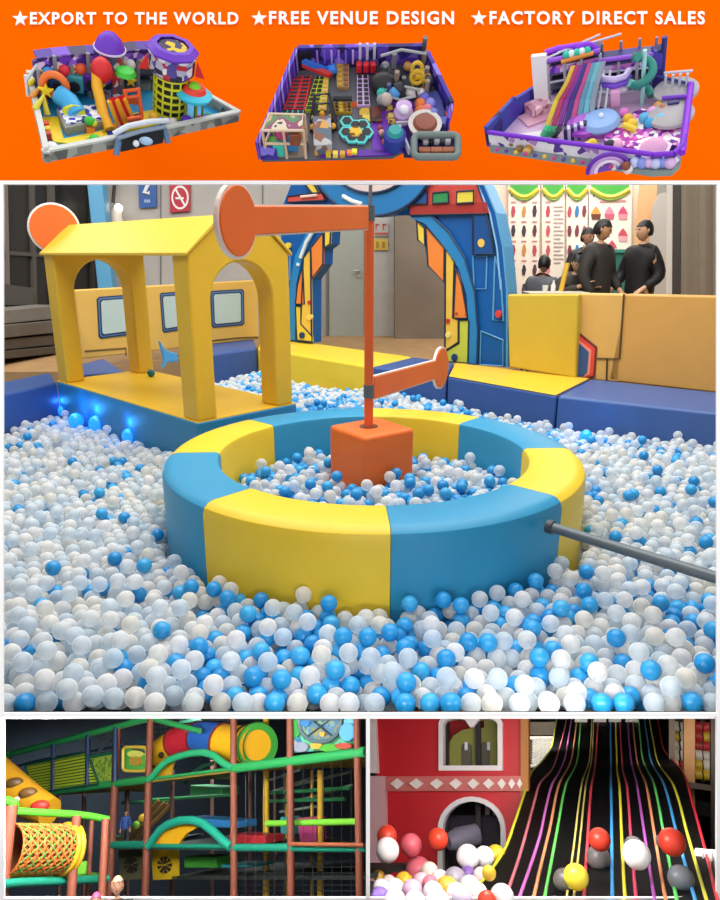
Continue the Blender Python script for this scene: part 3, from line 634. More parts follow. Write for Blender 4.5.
# ================================================================ balls of the pit
BR = .040
def ball_mat(kind, island):
    m = bpy.data.materials.new('ball_' + kind); m.use_nodes = True; nt = m.node_tree; b = nt.nodes['Principled BSDF']; L = nt.links
    rnd = nt.nodes.new('ShaderNodeNewGeometry').outputs['Random Per Island'] if island else nt.nodes.new('ShaderNodeObjectInfo').outputs['Random']
    rp = nt.nodes.new('ShaderNodeValToRGB'); el = rp.color_ramp.elements
    cols = ['#dcebf5', '#f4f7f7', '#eaf1f3', '#faf9f5', '#ecf5fa', '#f5f3ea', '#e6f2fa', '#fbfcfc'] if kind == 'white' else ['#2193d6', '#2b9bdc', '#1f8ccf', '#35a4e0', '#2a98d8']
    while len(el) < len(cols): el.new(1)
    for i, c in enumerate(cols): el[i].position = i / len(cols); el[i].color = lin(c)
    rp.color_ramp.interpolation = 'CONSTANT'
    L.new(rnd, rp.inputs['Fac']); L.new(rp.outputs['Color'], b.inputs['Base Color'])
    b.inputs['Roughness'].default_value = .34; b.inputs['Specular IOR Level'].default_value = .45
    if kind == 'white':
        b.inputs['Sheen Weight'].default_value = .6; b.inputs['Sheen Roughness'].default_value = .25
        tr = nt.nodes.new('ShaderNodeBsdfTranslucent'); L.new(rp.outputs['Color'], tr.inputs['Color'])
        tp = nt.nodes.new('ShaderNodeBsdfTransparent'); tp.inputs['Color'].default_value = (.95, .97, 1, 1)
        m1 = nt.nodes.new('ShaderNodeMixShader'); m1.inputs[0].default_value = .32
        L.new(b.outputs[0], m1.inputs[1]); L.new(tr.outputs[0], m1.inputs[2])
        m2 = nt.nodes.new('ShaderNodeMixShader'); lw = nt.nodes.new('ShaderNodeLayerWeight'); lw.inputs['Blend'].default_value = .5; mr = nt.nodes.new('ShaderNodeMapRange'); mr.inputs['From Min'].default_value = .35; mr.inputs['From Max'].default_value = .8; mr.inputs['To Min'].default_value = .44; mr.inputs['To Max'].default_value = .04; L.new(lw.outputs['Facing'], mr.inputs['Value']); L.new(mr.outputs['Result'], m2.inputs[0])
        L.new(m1.outputs[0], m2.inputs[1]); L.new(tp.outputs[0], m2.inputs[2])
        L.new(m2.outputs[0], nt.nodes['Material Output'].inputs['Surface'])
    return m
BM = {(k, i): ball_mat(k, i) for k in ('white', 'blue') for i in (0, 1)}
def ico(sub, r=BR):
    bm = bmesh.new(); bmesh.ops.create_icosphere(bm, subdivisions=sub, radius=r)
    v = np.array([q.co[:] for q in bm.verts], np.float32); f = np.array([[q.index for q in g.verts] for g in bm.faces], np.int32); bm.free(); return v, f
shelf_n = RCAM @ Vector((0, 0, 0))
def shelf_dist(p):   # height above the sloping shelf at the front of the pit
    c = RCAM.transposed() @ (p - CAM); sl = (450 - 716.2) / F
    return (c.z - sl * c.y) / math.sqrt(1 + sl * sl)
PIT = [(-3.5, 6.0), (-3.2, 7.1), (-2.5, 7.86), (-1.2, 10.3), (-.97, 8.95), (.19, 8.4), (.98, 7.66), (1.92, 6.52), (3.2, 5.82), (5, 4.85), (5, 2), (-5, 2), (-5, 5.6)]
def inside(x, y, poly):
    c = False; j = len(poly) - 1
    for i in range(len(poly)):
        if (poly[i][1] > y) != (poly[j][1] > y) and x < (poly[j][0] - poly[i][0]) * (y - poly[i][1]) / (poly[j][1] - poly[i][1]) + poly[i][0]: c = not c
        j = i
    return c
def seg_d(x, y, poly):
    best = 9
    for i in range(len(poly)):
        ax_, ay_ = poly[i]; bx_, by_ = poly[(i + 1) % len(poly)]; dx, dy = bx_ - ax_, by_ - ay_
        t = max(0, min(1, ((x - ax_) * dx + (y - ay_) * dy) / (dx * dx + dy * dy))); best = min(best, math.hypot(x - ax_ - t * dx, y - ay_ - t * dy))
    return best
barp = [(V.z(549, 526.5, .62)), (V.z(717, 578, .62))]
def free(x, y, z, r=BR):
    if not inside(x, y, PIT) or seg_d(x, y, PIT) < r: return False
    d = math.hypot(x - RC.x, y - RC.y)
    if RI - r - .005 < d < RO + r + .005: return False
    q = Vector((x, y, 0)) - OA; s_, t_ = q.dot(uA), q.dot(wA)
    if -r < s_ < HL + r and -r < t_ < HW + .012 + r: return False
    if math.hypot(x - .08, y - 4.6) < .36 and z < .8:
        a = math.radians(36); lx = (x - .08) * math.cos(a) + (y - 4.6) * math.sin(a); ly = -(x - .08) * math.sin(a) + (y - 4.6) * math.cos(a)
        if abs(lx) < .215 + r and abs(ly) < .215 + r: return False
    for c, rr_ in LAMPS:
        if (Vector((x, y, z)) - c).length < r + rr_ + .002: return False
        if math.hypot(x - c.x, y - c.y) < r + .03 and c.z - .14 < z < c.z: return False
    return shelf_dist(Vector((x, y, z))) > r + .003
rb = random.Random(11)
def top_z(x, y):
    z = BALL_Z - BR + .022 * math.sin(2.1 * x + 1) * math.cos(1.7 * y) + .014 * math.sin(5.3 * x + 3 * y)
    if math.hypot(x - RC.x, y - RC.y) < RI: z += .135
    return z
pts = []
sx, sy = .0815, .0815 * .866
for layer in range(3):
    ny = int((9.9 - 2.0) / sy)
    for j in range(ny):
        y = 2.0 + j * sy + (layer % 2) * sy * .67
        if layer == 2 and y > 6.5: break
        hw = .60 * y + .3
        for i in range(int(-hw / sx), int(hw / sx) + 1):
            x = (i + .5 * (j % 2) + .25 * layer) * sx
            if layer == 0 and rb.random() < .14: continue
            px = x + rb.uniform(-.018, .018); py = y + rb.uniform(-.018, .018); pz = top_z(px, py) - layer * .062 + rb.uniform(-.022, .020)
            if layer == 0 and rb.random() < .10: pz += .022
            if px < -3.4 and py > 6.2: continue
            pts.append(Vector((px, py, max(pz, FLOOR_Z + BR))))
for it in range(5):
    kd = kdtree.KDTree(len(pts))
    for i, p_ in enumerate(pts): kd.insert(p_, i)
    kd.balance(); mv = [None] * len(pts)
    for i, p_ in enumerate(pts):
        s_ = Vector((0, 0, 0))
        for co, j, d in kd.find_range(p_, 2 * BR):
            if j != i and d > 1e-6: s_ += (p_ - co) * ((2 * BR - d) / d * .42)
        mv[i] = s_
    for i in range(len(pts)):
        pts[i] += mv[i]; 
        if pts[i].z < FLOOR_Z + BR: pts[i].z = FLOOR_Z + BR
pts = [p_ for p_ in pts if free(p_.x, p_.y, p_.z)]
# extra balls resting on top, pushed up against the foam
tops = []
kd = kdtree.KDTree(len(pts))
for i, p_ in enumerate(pts): kd.insert(p_, i)
kd.balance()
def rest(x, y):
    z = FLOOR_Z + BR
    for co, j, d in kd.find_range(Vector((x, y, BALL_Z)), .4):
        h = (co.x - x) ** 2 + (co.y - y) ** 2
        if h < (2 * BR) ** 2: z = max(z, co.z + math.sqrt((2 * BR) ** 2 - h) - .006)
    return z
for _ in range(2600):
    dep = rb.uniform(1.95, 2.6); c = CAM + RCAM @ (cray(rb.uniform(-60, 780), 716.2) * dep) + (RCAM @ Vector((0, .364, .931))) * (BR + .004)
    if c.z > BALL_Z + .03 or c.z < FLOOR_Z + BR: continue
    if any((co - c).length < 2 * BR * .93 for co, j, d in kd.find_range(c, 2 * BR)) or any((c - t).length < 2 * BR * .96 for t in tops): continue
    tops.append(c)
n_shelf = len(tops); tries = 0
while len(tops) < n_shelf + 620 and tries < 9000:
    tries += 1
    y = 2.2 + 5.5 * rb.random() ** 1.4; x = rb.uniform(-1, 1) * (.58 * y + .1)
    z = rest(x, y)
    q = Vector((x, y, z))
    if z > BALL_Z + .075 + (.135 if math.hypot(x - RC.x, y - RC.y) < RI else 0) or not free(x, y, z): continue
    if any((q - t).length < 2 * BR for t in tops): continue
    tops.append(q)
pts += tops
def blue_p(p_, px, py):
    n = .5 + .5 * math.sin(3.1 * p_.x + 1.3 * p_.y + 2) * math.sin(2.3 * p_.y - 1.1 * p_.x)
    if math.hypot(p_.x - RC.x, p_.y - RC.y) < RI: return .38
    if py < 400: return .30
    base = .43
    if px < 190: base = .06 + .22 * max(0, min(1, (py - 430) / 200)) * n
    if px < 110: base = .06
    if px > 560: base = .12 if py < 590 else .24
    return base * (.55 + .8 * n)
rows = []
for p_ in pts:
    px, py, dep = V.proj(p_)
    if px < -70 or px > 790 or py > 745: continue
    rows.append((dep, p_, px, py, 'blue' if rb.random() < blue_p(p_, px, py) else 'white'))
rows.sort(key=lambda q: q[0])
vis = set()
kd = kdtree.KDTree(len(rows))
for i, q in enumerate(rows): kd.insert(q[1], i)
kd.balance()
def hidden(p_):
    c = (CAM - p_).normalized(); k = 0
    for co, j, d in kd.find_range(p_, .14):
        if d < 1e-6: continue
        v = co - p_; t = v.dot(c)
        if t > .01 and (v - c * t).length < BR * .8: k += 1
    return k >= 2
near3 = ico(3); far2 = ico(2)
proto = {}
for k in ('white', 'blue'):
    me = bpy.data.meshes.new(k + '_ball'); me.from_pydata(near3[0].tolist(), [], near3[1].tolist()); me.materials.append(BM[(k, 0)])
    me.polygons.foreach_set('use_smooth', [True] * len(me.polygons)); proto[k] = me
names = {'white': 0, 'blue': 0}; rest_rows = {'white': [], 'blue': []}
def where(px, py, p_):
    if math.hypot(p_.x - RC.x, p_.y - RC.y) < RI: return 'inside the foam ring'
    if px < 205: return 'in the left front of the pit, left of the foam ring'
    if px > 560: return 'in the right front of the pit, right of the foam ring'
    return 'in the front of the pit, in front of the foam ring'
first = {}
for dep, p_, px, py, k in rows:
    if names[k] < 300 and -4 < px < 724 and 184 < py < 719 and not hidden(p_):
        names[k] += 1
        if k not in first:
            o = bpy.data.objects.new(k + '_ball', proto[k]); first[k] = o
        else: o = first[k].copy()
        COL.objects.link(o); o.location = p_
        w_ = where(px, py, p_)
        tag(o, ('translucent white plastic ball ' if k == 'white' else 'bright blue plastic ball ') + w_, k + ' ball', ('white balls ' if k == 'white' else 'blue balls ') + w_)
    else: rest_rows[k].append((dep, p_))
def heap(k, lst):
    vv, ff, n0 = [], [], 0
    for far in (0, 1):
        base = (near3, far2)[far]; ps = np.array([p_[:] for d, p_ in lst if (d > 4.2) == bool(far)], np.float32)
        if not len(ps): continue
        vv.append((ps[:, None, :] + base[0][None]).reshape(-1, 3)); nv = len(base[0])
        ff.append((base[1][None] + (np.arange(len(ps)) * nv)[:, None, None] + n0).reshape(-1, 3)); n0 += len(ps) * nv
    v = np.concatenate(vv); f = np.concatenate(ff); me = bpy.data.meshes.new('ball_heap')
    me.vertices.add(len(v)); me.vertices.foreach_set('co', v.ravel()); me.loops.add(f.size); me.loops.foreach_set('vertex_index', f.ravel().astype(np.int32))
    me.polygons.add(len(f)); me.polygons.foreach_set('loop_start', np.arange(0, f.size, 3, dtype=np.int32)); me.update(calc_edges=True)
    me.polygons.foreach_set('use_smooth', np.ones(len(f), bool)); me.materials.append(BM[(k, 1)]); me.validate()
    o = bpy.data.objects.new('ball_heap', me); COL.objects.link(o)
    tag(o, 'heap of smaller looking translucent white balls filling the pit' if k == 'white' else 'smaller looking blue balls scattered through the white heap of the pit', 'balls', kind='stuff')
for k in rest_rows: heap(k, rest_rows[k])
print('BALLS', len(rows), names, len(tops))
# ================================================================ lower left bay: the indoor climbing frame
VL = View(185, 846, 0.0, .65)
def gl(h, rough=.4): return mat(h, rough, spec=.4)
LP = Plane(VL, (.6, 2.2), (-1.49, 1.8))
bk = -LP.n
WOODP, GRN, TEAL, YLW, BLK = '#8a4a36', '#2f9c57', '#1f8a72', '#e3b322', '#17191b'
def T(pts, r, off=0, mb=None, n=10):
    mb = mb or MB(); mb.tube([LP.at(x, y, off) for x, y in pts], r, n); return mb
def bx4(pts, nm, m, ex=(0, 0, -.02)):
    mb = MB(); mb.prism(pts, ex); return struct(mb.build(nm, m, view=VL))
dk_ = mat('#15191e', .8)
xr_ = lambda d: VL.y(367, 870, d).x
bx4([(-2.6, 1.55, .0), (xr_(1.55), 1.55, 0), (xr_(5.6), 5.6, 0), (-2.6, 5.6, 0)], 'floor', mat('#23272b', .6, noise=.3, scale=6))
bx4([VL.y(-80, 700, 5.6), VL.y(367.3, 700, 5.6), VL.y(367.3, 1000, 5.6), VL.y(-80, 1000, 5.6)], 'wall_back', mat('#121d2b', .8, noise=.5, scale=2), (0, .03, 0))
bx4([VL.cam + VL.ray(-80, y) * d for y, d in ((714.9, 1.76), (714.9, 6.2), (1000, 6.2), (1000, 1.76))], 'trim_30', dk_, (-.02, 0, 0))  # left side wall of the bay
bx4([VL.cam + VL.ray(x, 716.1) * d for x, d in ((-80, 1.76), (368, 1.76), (368, 6.3), (-80, 6.3))], 'trim_31', dk_, (0, 0, .012))  # ceiling of the left bay
bx4([VL.cam + VL.ray(367.6, y) * d for y, d in ((715.4, 1.76), (715.4, 6.2), (1000, 6.2), (1000, 1.76))], 'trim_32', dk_, (.006, 0, 0))  # dividing wall between the two bays
cf = thing('climbing_frame', 'tall indoor climbing frame with brown posts, green decks and yellow arches', 'climbing frame', tuple(Vector((*LP.at(190, 850).xy, 0))), VL)
# the posts of the front plane run to the ground
def post(x0, y0, x1, c, r=.0125, off=0.0, top=None):
    a = LP.at(x0, y0, off); g = LP.at(x1, 897, off); g = a + (g - a) * (a.z / (a.z - g.z)); mb = MB(); mb.tube([g, a], r, 10)
    o = mb.build('post', mat(c, .6, noise=.2, scale=40), cf, smooth=40); lab(o, {'#8a4a36': 'reddish brown padded post', YLW: 'yellow padded post', '#22407a': 'dark blue upper post'}.get(c, 'padded post')); return o
for x, y, x2 in ((150.5, 717, 145), (233.5, 717, 234), (290, 716, 291), (357, 716, 360)): post(x, y, x2, WOODP, .0125 if x > 200 else .014)
for x, y in ((266, 717), (320.5, 770)): post(x, y, x, YLW, .012, -.22)
for x, y in ((312, 770), (287, 775)): post(x, y, x, YLW, .007, -.4)
for x, y in ((117.5, 727),): post(x, y, 109, WOODP, .015)
for x, y in ((84, 790), (59, 795), (127, 790), (172, 770)): post(x, y, x, '#5d3a30', .010, -.3)
for x, y0, y1 in ((53.5, 744, 791), (88, 735, 787), (115.5, 727, 781)): T([(x, y0), (x - .5, y1)], .011, .012).build('upper_post', mat('#22375f', .5), cf, smooth=40)
for x in (212, 250, 275): post(x, 760, x, '#6d463c', .008, -.5)
# top rails, decks
T([(-4, 758), (150, 718)], .014).build('top_rail', gl(GRN), cf, smooth=40); T([(-4, 772), (40, 760), (150, 741)], .006, -.3).build('rail', gl('#24506a'), cf)
T([(150, 718), (200, 731)], .011, -.01).build('top_rail', gl(GRN), cf, smooth=40); T([(92, 734), (150, 754)], .005, -.02).build('net_rope', gl('#444b50'), cf); T([(92, 760), (118, 727)], .005, -.02).build('net_rope', gl('#444b50'), cf)
T([(180, 722), (205, 719), (290, 718)], .008, -.5).build('rail', gl('#2c6a52'), cf)
def deck(x0, y0, x1, y1, dep, c, edge, r=.016, nm='deck'):
    a, b = LP.at(x0, y0), LP.at(x1, y1)
    mb = MB(); sb_ = Vector((b.x, b.y, 0)).normalized(); mb.prism([a, b, b + sb_ * dep, a + bk * dep], (0, 0, -.012)); d = mb.build(nm, mat(c, .6, noise=.25, scale=12), cf)
    MB().tube([a, b], r, 10).build('edge_rail', gl(edge), d, smooth=40)
    return d
deck(34, 794, 148, 779.5, .5, '#b88a2a', GRN, .015); deck(233, 768.5, 366, 751.8, .52, '#c79a2c', GRN, .016)
deck(148, 779.5, 233, 768.5, .4, '#8f7a2c', GRN, .006)
deck(107, 845, 148, 845, .5, '#3d4a3e', TEAL, .014); deck(231, 847.5, 366, 848, .45, '#3d4a3e', TEAL, .012); deck(148, 846, 231, 846.5, .45, '#2f4a44', TEAL, .008)
T([(290, 844), (364, 845)], .006, .02).build('rail', gl('#a05a3c'), cf)
mb = MB(); a, b = LP.at(150, 880), LP.at(345, 880); mb.prism([a + bk * .1, b + bk * .1, b + bk * .4, a + bk * .5], (0, 0, -.012)); mb.build('deck', mat('#242b28', .6), cf)
T([(267, 823.5), (358, 821.5)], .010, -.05).build('rail', gl('#74c23a'), cf, smooth=40); T([(268, 875), (360, 873)], .005, -.2).build('rail', gl('#3f7a40'), cf)
for q in ([(150, 800), (230, 795)], [(268, 793), (350, 788)], [(268, 801), (345, 799)], [(122, 803), (172, 801)], [(100, 838), (140, 836)]): T(q, .007, -.35).build('rail', gl('#2d7a4c'), cf)
for q in ([(270, 780), (300, 770)], [(272, 792), (318, 775)], [(295, 785), (350, 772)], [(300, 800), (352, 785)], [(280, 812), (318, 806)]): T(q, .005, -.45).build('rope', gl('#8a948c'), cf)
# arched fascias
up = [(148, 779.5), (153, 776), (159, 768), (167, 761), (178, 756.5), (190, 753.5), (204, 752.5), (214, 755.5), (223, 763), (233, 768.5)]
T(up, .013, .01).build('arch_rail', gl('#2ea571'), cf, smooth=40)
T([(185, 783), (192, 774), (203, 766), (218, 762)], .008, -.2).build('arch_rail', gl('#1d5c46'), cf, smooth=40)
lo = [(148, 846), (154, 838), (160, 830), (168, 824.5), (180, 820.5), (192, 820), (203, 823.5), (214, 832), (223, 841), (231, 847)]
T(lo, .015, .01).build('arch_rail', gl('#23a088'), cf, smooth=40)
lo2 = lo[1:-1] + [(222, 846), (213, 842), (205, 836), (196, 831), (189, 834), (182, 842), (178, 847)]
LP.poly([(150, 847)] + lo[1:6] + [(196, 828), (187, 833), (181, 840), (177, 847)], -.004, .012).build('arch_board', gl('#e0a91f'), cf)
LP.poly([(148, 780.5), (153, 777), (159, 769), (167, 762), (176, 758.5), (172, 765), (169, 778)], -.03, .01).build('arch_board', gl('#c9a02a'), cf)
# slatted and mesh panels
sp_ = MB()
for k in range(11):
    t = k / 10; xl, yl = 25.5 + 8 * t, 766 + 26 * t; xr, yr = 87.5 + 11 * t, 753 + 30.5 * t; LP.poly([(xl, yl - 1.0), (xr, yr - 1.1), (xr, yr + .9), (xl, yl + .8)], .012, .008, sp_)
sl_ = sp_.build('slat_panel', gl('#c6e544'), cf); T([(25, 765), (87, 752), (99, 784), (33, 793.5), (25, 765)], .006, .015).build('panel_frame', gl('#1f5a48'), sl_)
LP.poly([(25, 765), (87, 752), (99, 784), (33, 793)], -.01, .006).build('panel_back', gl('#2b4a2c'), sl_)
LP.poly([(91, 757), (115, 752), (114.5, 781.5), (100, 784)], 0, .01).build('mesh_panel', pattern(['#8fae3a', '#5f8a34', '#a3bd4a'], 'speckle', 90), cf)
T([(91, 757), (115, 752)], .006, .01).build('panel_frame', gl('#1f6a50'), cf)
dp_ = LP.poly(rrect(123, 748, 146, 770, 4), -.02, .02).build('bear_panel', gl('#4fae4c'), cf); T(rrect(123, 747, 146.5, 771, 4) + [rrect(123, 747, 146.5, 771, 4)[0]], .006, .0).build('panel_frame', gl('#e0c04a'), dp_)
LP.ellipse(135, 761, 6, 5, -.012, .01).build('painted_shape', gl('#b9913c'), dp_); LP.ellipse(135, 754, 8, 3.5, -.012, .01).build('painted_shape', gl('#d9dc6a'), dp_)
for q, c in (([(151, 849), (177, 849), (177, 879), (153, 880)], '#c7a51f'), ([(118, 850), (143, 850), (143, 879), (120, 880)], '#5a5a44')):
    f = LP.poly(q, -.10, .012).build('fan_panel', gl(c), cf); cx = sum(a for a, b in q) / 4 - .5; cy = 865
    mb = MB()
    for k in range(9):
        a = 2 * PI * k / 9; LP.poly([(cx + 1.2 * math.cos(a), cy + 1.2 * math.sin(a)), (cx + 7 * math.cos(a - .2), cy + 8.5 * math.sin(a - .2)), (cx + 7 * math.cos(a + .2), cy + 8.5 * math.sin(a + .2))], -.094, .006, mb)
    mb.build('fan_rosette', gl('#2a2620'), f)
# diagonal stair strips behind
for k in range(3): T([(118 + 8 * k, 842), (160 + 6 * k, 800 + 2 * k)], .011, -.35).build('stair_rail', gl('#8a6a3a'), cf)
for x, y, c in ((163, 829, '#e0b52a'), (171, 827, '#5db53c'), (142, 818, '#d8b02c'), (136, 825, '#6aa83a')):
    MB().ball(LP.at(x, y, -.2), .016, 8).build('foam_knob', gl(c), cf, smooth=60)
# black safety netting of the upper storey
mb = MB()
for k in range(16): x = 150 + k * 5.2; T([(x, 720), (x, 752)], .0012, -.12, mb, 4)
for k in range(7): T([(150, 722 + k * 5), (233, 720 + k * 5)], .0012, -.12, mb, 4)
mb.build('safety_net', gl('#3a4046'), cf)
mb = MB()
for k in range(14): x = 236 + k * 9.6; T([(x, 852), (x, 896)], .0012, -.05, mb, 4); T([(x, 774 - (x - 233) * .12), (x, 843)], .0012, -.06, mb, 4)
for k in range(8): T([(236, 855 + k * 6), (366, 855 + k * 6)], .0012, -.05, mb, 4)
mb.build('safety_net', gl('#2b3033'), cf)
# painted jungle panel
mu = LP.poly([(291.5, 716), (356, 716), (355.5, 748), (292, 753)], -.02, .02).build('mural_panel', pattern(['#2f8a5a', '#2a78a0', '#58b08a', '#1f6a4a', '#6ab8c8'], 'blotch', 9), cf)
cp_ = lambda pts: [(x, max(719.0, y)) for x, y in pts]
LP.line(cp_(arc(320, 722, 21, 0, 355, 40, 20)), .007, -.012, closed=True).build('round_window', gl('#5a6f78'), mu); LP.poly(cp_(arc(320, 721, 20, 4, 356, 40, 18.5)), -.016, .008).build('round_pane', pattern(['#3a5a6a', '#7a9a8a', '#4a7aa0', '#8a8a5a'], 'blotch', 20), mu)
mb = MB(); LP.line([(311, 719), (333, 737)], .003, -.01, mb); LP.line([(331, 719), (308, 736)], .003, -.01, mb); mb.build('cross_bar', gl('#3a4a50'), mu)
for x, y, rx, ry, c in ((300, 747, 8, 5, '#8d93a8'), (294, 744, 3, 4, '#9da2b5'), (330, 748, 11, 4, '#4aa03a'), (316, 746, 6, 3, '#c99a3a'), (343, 746, 9, 3, '#b5473a'), (347, 732, 8, 9, '#5aa6d6'), (296, 728, 4, 9, '#3f9a4a'), (322, 734, 3, 2.5, '#d8a03a'), (305, 722, 5, 5, '#3f7fc0')):
    LP.ellipse(x, y, rx, ry, -.008, .008, 18).build('painted_shape', gl(c), mu)
# colourful tube slide
ts = thing('tube_slide', 'red, blue and yellow tube slide with a green-rimmed mouth on the upper deck', 'slide', tuple(LP.at(200, 750, -.18)), VL)
cl = [(148, 761, .042), (156, 755, .05), (165, 749, .054), (175, 743, .056), (186, 739, .058), (198, 737, .059), (210, 738, .061), (222, 741, .063), (234, 743.5, .066), (246, 744.5, .068), (256, 745, .069)]
def piece(i0, i1, c, nm='tube_segment'):
    MB().tube([LP.at(x, y, -.12) for x, y, r in cl[i0:i1 + 1]], [r for x, y, r in cl[i0:i1 + 1]], 22, caps=False).build(nm, gl(c), ts, smooth=50)
piece(0, 3, '#e3ae22'); piece(3, 5, '#c0283a'); piece(5, 7, '#2a62b8'); piece(7, 10, '#e9b41e')
for i in (1, 3, 5, 7, 9):
    x, y, r = cl[i]; d = (LP.at(cl[i + 1][0], cl[i + 1][1], -.12) - LP.at(cl[i - 1][0], cl[i - 1][1], -.12)); MB().lathe(LP.at(x, y, -.12), [(r + .001, -.004), (r + .005, -.004), (r + .005, .004), (r + .001, .004)], 22, d).build('joint_band', gl('#3a2a22' if i in (1, 9) else '#7a2a2a'), ts, smooth=40)
e_ = LP.at(257, 745, -.12); ax_ = (LP.at(257, 745, -.12) - LP.at(246, 744.5, -.12)).normalized() + LP.n * .55
MB().lathe(e_, [(.055, -.012), (.078, -.012), (.082, 0), (.078, .012), (.055, .012), (.055, -.012)], 28, ax_).build('mouth_rim', gl('#3d9a3a'), ts, smooth=40)
MB().lathe(e_, [(.054, .0), (.05, -.06), (.0, -.08)], 24, ax_).build('mouth_lining', gl('#e0a81c'), ts, smooth=40)
MB().ball(LP.at(187, 729, -.065), .014, 6, (1, 1, 1.2)).build('painted_patch', gl('#c8324a'), ts); MB().ball(LP.at(161, 755, -.06), .012, 6).build('painted_patch', gl('#2a2218'), ts)
for x in (160, 215, 240): a = LP.at(x, 752, -.12); MB().tube([a, Vector((a.x, a.y, a.z - .06))], .006, 8).build('support', gl('#5d3a30'), ts)
# yellow slide on the far left
yl = thing('wave_slide', 'yellow tube slide with brown patches descending on the far left', 'slide', tuple(VL.y(20, 800, 3.0)), VL)
sl = [VL.y(x, y, 3.0 - k * .05) for k, (x, y) in enumerate(((-16, 768), (2, 782), (16, 792), (32, 803), (50, 812)))]
MB().tube(sl, [.07, .066, .06, .054, .045], 20).build('tube', gl('#c48e1c'), yl, smooth=50)
for (x, y), c in (((14, 783), '#5a4226'), ((28, 793), '#6a4a26'), ((22, 800), '#e8e2d6'), ((40, 806), '#b0302a')): MB().ball(VL.y(x, y, 2.885 - .0028 * x), .026, 8, (1.2, .6, .7)).build('painted_patch', gl(c), yl, smooth=60)
MB().tube([sl[1], Vector((sl[1].x, sl[1].y, 0))], .012, 8).build('support', gl(WOODP), yl)
# net tunnel on its round platform
nt2 = thing('net_tunnel', 'orange rope net tunnel with yellow end ring in the left corner', 'tunnel', tuple(VL.y(40, 868, 2.3)), VL)
p0, p1 = VL.y(8, 850, 2.28), VL.y(66, 849, 2.42); d = (p1 - p0).normalized()
rp_ = MB(); R_ = .062; L_ = (p1 - p0).length; u_ = d.cross(Vector((0, 0, 1))).normalized(); t_ = u_.cross(d)
def cyl(s, a): return p0 + d * s + (u_ * math.cos(a) + t_ * math.sin(a)) * R_
mo, mg = MB(), MB()
for k in range(20):
    for sg in (-1, 1):
        (mo if k % 2 else mg).tube([cyl(L_ * i / 22, 2 * PI * k / 20 + sg * 2.6 * i / 22) for i in range(23)], .0026, 5)
for k in range(9): mo.tube([cyl(L_ * k / 8.5, 2 * PI * i / 24) for i in range(24)], .003, 5, closed=True)
mo.build('rope_net', mat('#c4621f', .7), nt2); mg.build('rope_net', mat('#5a8232', .7), nt2)
MB().tube([p0 + d * .002, p1], R_ * .9, 18, caps=False).build('net_lining', mat('#8a4a22', .8), nt2, smooth=50)
for s_ in (L_ * .96, L_ * 1.04): MB().tube([cyl(s_, 2 * PI * i / 28) for i in range(28)], .0085, 8, closed=True).build('end_ring', gl('#c99a22'), nt2, smooth=50)
for c_ in (p0, p1): MB().tube([c_ - Vector((0, 0, R_)), Vector((c_.x, c_.y, VL.y(40, 874, 2.4).z))], .008, 8).build('foot', gl('#3a2a22'), nt2)
pl_ = thing('play_platform', 'low green platform with brown posts and bright green rail carrying the net tunnel', 'platform', tuple(VL.y(50, 890, 2.4)), VL)
PF_ = lambda x, y: VL.y(x, y, (2.2 + .0035 * x) if y > 875 else (2.55 + .003 * x))
pp = [PF_(x, y) for x, y in ((-10, 884), (20, 881), (60, 880), (107, 878), (103, 873), (70, 870), (20, 870), (-10, 872))]
MB().prism(pp, (0, 0, -.012)).build('deck', gl('#4f9a34'), pl_)
MB().tube([PF_(x, y) for x, y in ((-10, 885), (20, 882.5), (60, 881), (107, 879))], .011, 10).build('edge_rail', gl(TEAL), pl_, smooth=40)
q0 = [(-10, 809), (8, 810), (14, 812), (17, 811.5)]
MB().tube([VL.y(x, y, 2.28) for x, y in ((-10, 800), (8, 801), (15, 804), (18, 803))], .012, 10).build('hand_rail', gl('#4ca52c'), pl_, smooth=40)
MB().tube([VL.y(x, y, 2.3 + .006 * (x - 16) / 3) for x, y in ((16, 811), (40, 812.5), (70, 814), (90, 816), (108, 819.5))], .010, 10).build('hand_rail', gl('#4ca52c'), pl_, smooth=40)
for x, y0, Y, r in ((10, 806, 2.26, .019), (76.5, 816, 2.4, .013), (105.5, 819, 2.45, .011), (92, 818, 2.75, .008)):
    a = VL.y(x, y0, Y); MB().tube([Vector((a.x, a.y, 0)), a], r, 10).build('post', mat(WOODP, .6, noise=.2, scale=40), pl_, smooth=40)
b_ = VL.y(82, 868, 2.7); gb_ = MB().box((b_.x, b_.y, b_.z), (.03, .03, .036)).build('foam_block', gl('#7cc83a'), base=tuple(b_), view=VL, bevel=.004); tag(gb_, 'small bright green foam block standing on the green platform', 'block')
# loose pads on the inner decks
def pad(quad, off, th, c, label, h=.03, nm='foam_pad'):
    o = LP.poly(quad, off, th).build(nm, gl(c), base=tuple(LP.at(*quad[3], off)), view=VL, bevel=.004); tag(o, label, 'pad'); return o
pad([(186, 817), (238, 821), (238, 828), (186, 827)], -.14, .1, '#2f78b8', 'blue foam beam lying behind the lower arch')
pad([(229, 834), (265, 836), (265, 844), (229, 844)], -.10, .1, '#b02c34', 'dark red foam pad on the lower deck behind the yellow post')
pad([(184, 857), (216, 857), (216, 868), (184, 868)], -.12, .1, '#3f9a3a', 'green foam step below the lower arch')
pad([(190, 785), (222, 787), (222, 796), (190, 796)], -.35, .1, '#2f7a4a', 'dark green foam block on the upper deck behind the arch')
pad([(296, 818), (316, 817), (316, 842), (300, 842)], -.2, .06, '#b8437a', 'pink foam figure on the lower deck between the right posts', nm='foam_figure')
pad([(280, 817), (290, 817), (290, 835), (280, 835)], -.2, .06, '#2a8a8a', 'teal foam figure on the lower deck beside the pink one', nm='foam_figure')
